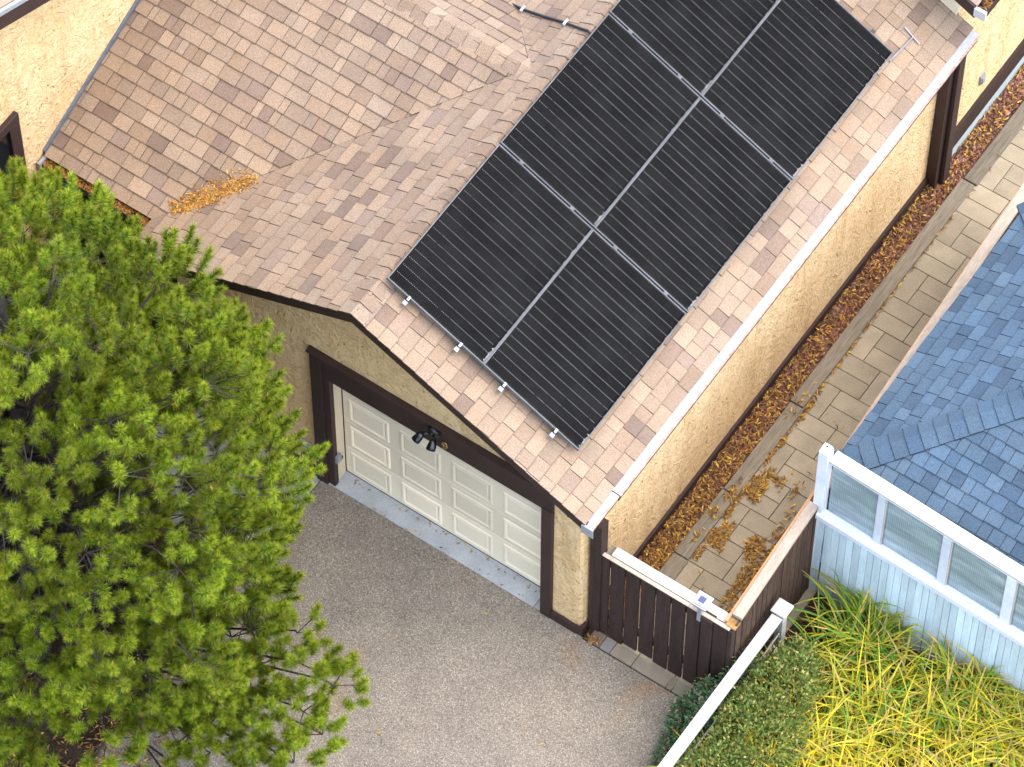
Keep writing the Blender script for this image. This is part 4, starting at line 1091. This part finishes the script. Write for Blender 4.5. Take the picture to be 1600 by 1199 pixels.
# ------------------------------------------------------------------ shrubs
def shrub(name, label, cat, lobes, npts, size, pal, stemc):
    r = empty(name, (lobes[0][0], lobes[0][1], 0), label, cat)
    Pt, Nm = [], []
    wts = np.array([l[3] * l[4] for l in lobes]); wts /= wts.sum()
    for (cx, cy, cz, rx, ry, rz), w in zip(lobes, wts):
        n = int(npts * w); u = rng.normal(0, 1, (n, 3)); u /= np.linalg.norm(u, axis=1)[:, None]
        u[:, 2] = np.abs(u[:, 2]) * np.where(rng.random(n) < .85, 1, -1)
        bumpy = 1 + .16 * np.sin(u[:, 0] * 9 + cx * 20) * np.sin(u[:, 1] * 8) + .07 * np.sin(u[:, 2] * 17 + u[:, 0] * 11)
        rr = (rng.uniform(.45, 1.0, n) ** .5 * bumpy)[:, None]
        Pt.append(np.array([cx, cy, cz]) + u * rr * np.array([rx, ry, rz])); Nm.append(u)
    P = np.concatenate(Pt); U = np.concatenate(Nm); k = P[:, 2] > .02; P = P[k]; U = U[k]; n = len(P)
    D = U + rng.normal(0, .7, (n, 3)); D /= np.linalg.norm(D, axis=1)[:, None]
    S = np.cross(D, rng.normal(0, 1, (n, 3))); S /= np.linalg.norm(S, axis=1)[:, None]
    L = rng.uniform(*size, n)[:, None]; W = L * .5
    Q = np.stack([P, P + D * L * .5 + S * W / 2, P + D * L, P + D * L * .5 - S * W / 2], 1)
    pal_ = np.array(pal); C = pal_[rng.integers(0, len(pal), n)] * rng.uniform(.7, 1.3, (n, 1))
    tris('foliage', Q.reshape(-1, 3), C, M['bush'], r, k=4)
    for (cx, cy, cz, rx, ry, rz) in lobes:
        for q in range(3):
            mb = MB(); a = rng.uniform(0, 6.28)
            mb.tube([(cx, cy, -.02), (cx + .3 * rx * math.cos(a), cy + .3 * ry * math.sin(a), cz * .7), (cx + .6 * rx * math.cos(a), cy + .6 * ry * math.sin(a), cz + rz * .5)], [.012, .009, .005], 5)
            obj('stem', mb, M['bark'], r)
    return r
shrub('leafy_shrub', 'rounded olive-green shrub with yellowing tips growing against the white railing', 'shrub',
      [(2.03, .25, .52, .35, .42, .48), (2.12, -.30, .50, .42, .48, .50), (2.02, -.85, .46, .40, .5, .50), (1.98, .58, .45, .22, .24, .44), (2.05, -1.45, .42, .40, .5, .48), (1.86, -.2, .6, .16, .3, .34)], 20000, (.03, .052),
      [(.16, .235, .048), (.12, .19, .04), (.20, .26, .05), (.31, .31, .065), (.09, .155, .035), (.40, .34, .11), (.14, .21, .045)], None)
shrub('low_juniper', 'low bluish-green shrub squeezed between the gate and the white railing', 'shrub',
      [(1.61, .22, .52, .11, .30, .40), (1.52, -.08, .36, .20, .17, .36), (1.43, -.32, .24, .21, .26, .30), (1.43, -.62, .12, .14, .26, .20), (1.56, -.30, .40, .12, .3, .36)], 6500, (.025, .05),
      [(.075, .19, .09), (.06, .155, .07), (.10, .21, .085), (.05, .12, .055), (.15, .21, .08), (.28, .2, .14)], None)

# ------------------------------------------------------------------ the pine
pine = empty('pine_tree', (-4.1, -3.0, 0), 'big bushy green pine tree covering the corner of the garage and drive', 'tree')
cx, cy, cz, ra, rb, rc = CROWN
mb = MB(); mb.tube([(-4.1, -3.0, -.05), (-4.07, -2.95, .8), (-4.05, -2.9, 2), (-4.0, -2.85, 3.5), (-3.97, -2.8, 5), (-3.95, -2.8, 6.1)], [.17, .14, .12, .09, .055, .02], 10); obj('trunk', mb, M['bark'], pine, smooth=True)
lobes = []
ng = 172
for i in range(ng):
    z = 1 - 2 * (i + .5) / ng; rr = math.sqrt(1 - z * z); a = i * 2.399963
    u = np.array([rr * math.cos(a), rr * math.sin(a), z]) + rng.normal(0, .07, 3); u /= np.linalg.norm(u)
    f = rng.uniform(.80, 1.02)
    p = np.array([cx + ra * u[0] * f, cy + rb * u[1] * f, cz + rc * u[2] * f])
    if p[2] < .75: continue
    if p[1] > -.75 and p[2] < 3.9: p[1] = -.75
    px_, py_ = project(p); yo = np.interp(px_, [0, 60, 130, 200, 240, 330], [250, 268, 306, 356, 380, 408])
    if px_ < 335 and py_ < yo + 62: p[2] -= (yo + 62 - py_) / 84      # the crown stops short of the porch eave
    lobes.append((p, u, rng.uniform(.33, .50)))
for i in range(150):        # inner layer
    u = rng.normal(0, 1, 3); u /= np.linalg.norm(u); f = rng.uniform(.5, .76)
    p = np.array([cx + ra * u[0] * f, cy + rb * u[1] * f, cz + rc * u[2] * f])
    if p[2] > 1.0: lobes.append((p, u, rng.uniform(.26, .38)))
low = [(-2.75, -1.15, 4.05, .34), (-2.62, -1.3, 4.2, .30), (-2.9, -1.0, 3.7, .34), (-2.55, -1.2, 3.75, .3), (-1.22, -2.5, 1.85, .28), (-.96, -2.5, 1.8, .26), (-1.08, -2.8, 1.65, .28), (-.84, -2.85, 1.55, .22), (-1.55, -3.0, 1.5, .26), (-1.75, -2.7, 1.5, .24), (-1.35, -3.25, 1.35, .26), (-1.85, -3.15, 1.4, .25), (-2.1, -2.5, 1.5, .22), (-.90, -3.2, 1.5, .24), (-1.6, -3.5, 1.4, .26), (-1.0, -3.5, 1.5, .28)]
for x, y, z, r in low: lobes.append((np.array([x, y, z]), np.array([.6, -.15, .45]), r * 1.18))
for x, y, z, r in ((-1.9, -3.4, 1.3, .34), (-1.5, -2.3, 1.9, .32), (-1.7, -3.2, 1.6, .36), (-2.2, -3.4, 1.3, .36), (-1.3, -3.0, 1.75, .30), (-2.0, -2.9, 1.7, .36), (-1.2, -3.8, 1.3, .30), (-1.7, -3.9, 1.2, .34)): lobes.append((np.array([x, y, z]), np.array([.3, -.3, .6]), r))
trimmed = []
for p, u, r in lobes:        # the crown was cut back on the drive side
    px_, py_ = project(p)
    lim = np.interp(py_, [405, 500, 565, 610, 660, 720, 780, 860, 930, 990, 1015, 1080, 1200], [335, 400, 410, 395, 450, 472, 490, 503, 495, 500, 545, 575, 570])
    ex = px_ + r * 112 - lim
    if ex > 0: p = p - np.array([r2.x, r2.y, 0]) * ex / 166
    trimmed.append((p, u, r))
lobes = trimmed
shoots = []
brs = []
for p, u, r in lobes:
    up = np.array([0, 0, 1.0]); d0 = u * np.array([1, 1, .6]) * .75 + up * .62; d0 /= np.linalg.norm(d0)
    base = p - u * r * .9
    tz = max(.7, p[2] - 1.0 - .25 * abs(p[0] - cx)); brs.append((np.array([-4.03, -2.88, tz]), base, p))
    nsh = int(12 * (r / .33) ** 2) + 3
    tone = rng.uniform(.75, 1.2); yellow = rng.random()
    for k in range(nsh):
        v = rng.normal(0, 1, 3); v /= np.linalg.norm(v)
        if v @ d0 < -.35: v = -v
        q = p + v * r * rng.uniform(.30, 1.0) ** .45 * np.array([1, 1, .9])
        d = d0 * .6 + np.array([.10, -.14, .75]) + v * .5 + rng.normal(0, .12, 3); d /= np.linalg.norm(d)
        shoots.append((q, d, rng.uniform(.17, .32), tone * rng.uniform(.85, 1.2), yellow, p))
NP_, NC_ = [], []
TW = MB()
def ortho(d):
    a = np.cross(d, np.array([.3, .1, .95])); a /= np.linalg.norm(a); return a, np.cross(d, a)
for q, d, L, tone, yl, pc in shoots:
    m = int(200 * L / .18); s = rng.random(m) ** .75
    a, b = ortho(d); t = rng.uniform(0, 6.28, m)
    rad = a[None] * np.cos(t)[:, None] + b[None] * np.sin(t)[:, None]
    ang = rng.uniform(1.0, 1.45, m) - .75 * s ** 2 + rng.normal(0, .08, m)
    dirn = d[None] * np.cos(ang)[:, None] + rad * np.sin(ang)[:, None]
    ln = rng.uniform(.068, .102, m) * (1 - .25 * s ** 3)
    o = q[None] + d[None] * ((s - .5) * L)[:, None]
    sd = np.cross(dirn, rng.normal(0, 1, (m, 3))); sd /= np.linalg.norm(sd, axis=1)[:, None]
    w = .0036
    tip = o + dirn * ln[:, None] + np.array([0, 0, -.004])
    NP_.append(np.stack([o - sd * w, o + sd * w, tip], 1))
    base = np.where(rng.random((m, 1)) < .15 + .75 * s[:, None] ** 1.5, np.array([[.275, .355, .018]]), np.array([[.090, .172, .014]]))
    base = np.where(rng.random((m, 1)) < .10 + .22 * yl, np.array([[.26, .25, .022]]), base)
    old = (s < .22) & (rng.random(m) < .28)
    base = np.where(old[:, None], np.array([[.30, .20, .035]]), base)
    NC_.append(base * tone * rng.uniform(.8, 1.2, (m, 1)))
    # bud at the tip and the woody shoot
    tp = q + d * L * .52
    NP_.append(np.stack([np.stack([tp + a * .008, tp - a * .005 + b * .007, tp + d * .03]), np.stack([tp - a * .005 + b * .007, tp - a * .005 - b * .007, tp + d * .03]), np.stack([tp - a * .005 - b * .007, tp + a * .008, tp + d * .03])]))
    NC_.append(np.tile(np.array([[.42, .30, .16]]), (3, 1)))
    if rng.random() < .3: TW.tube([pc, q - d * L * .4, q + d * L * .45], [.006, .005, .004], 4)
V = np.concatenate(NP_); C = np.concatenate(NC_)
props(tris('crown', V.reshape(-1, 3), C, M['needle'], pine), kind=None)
obj('twigs', TW, M['bark'], pine)
for i, (a, b, p) in enumerate(brs):
    mid = (a + b) / 2 + np.array([0, 0, -.12]) + rng.normal(0, .06, 3)
    mb = MB(); mb.tube([a, mid, b, p], [.018, .013, .009, .006], 6); obj('branch', mb, M['bark'], pine, smooth=True)
# a few dead leaves caught in the needles
n = 90; ix = rng.integers(0, len(shoots), n)
P = np.array([shoots[i][0] + np.array([0, 0, .05]) for i in ix])
stuffleaves('caught_leaves', P, [(.52, .30, .06), (.44, .20, .05)], size=(.04, .07), tiltmax=1.2)
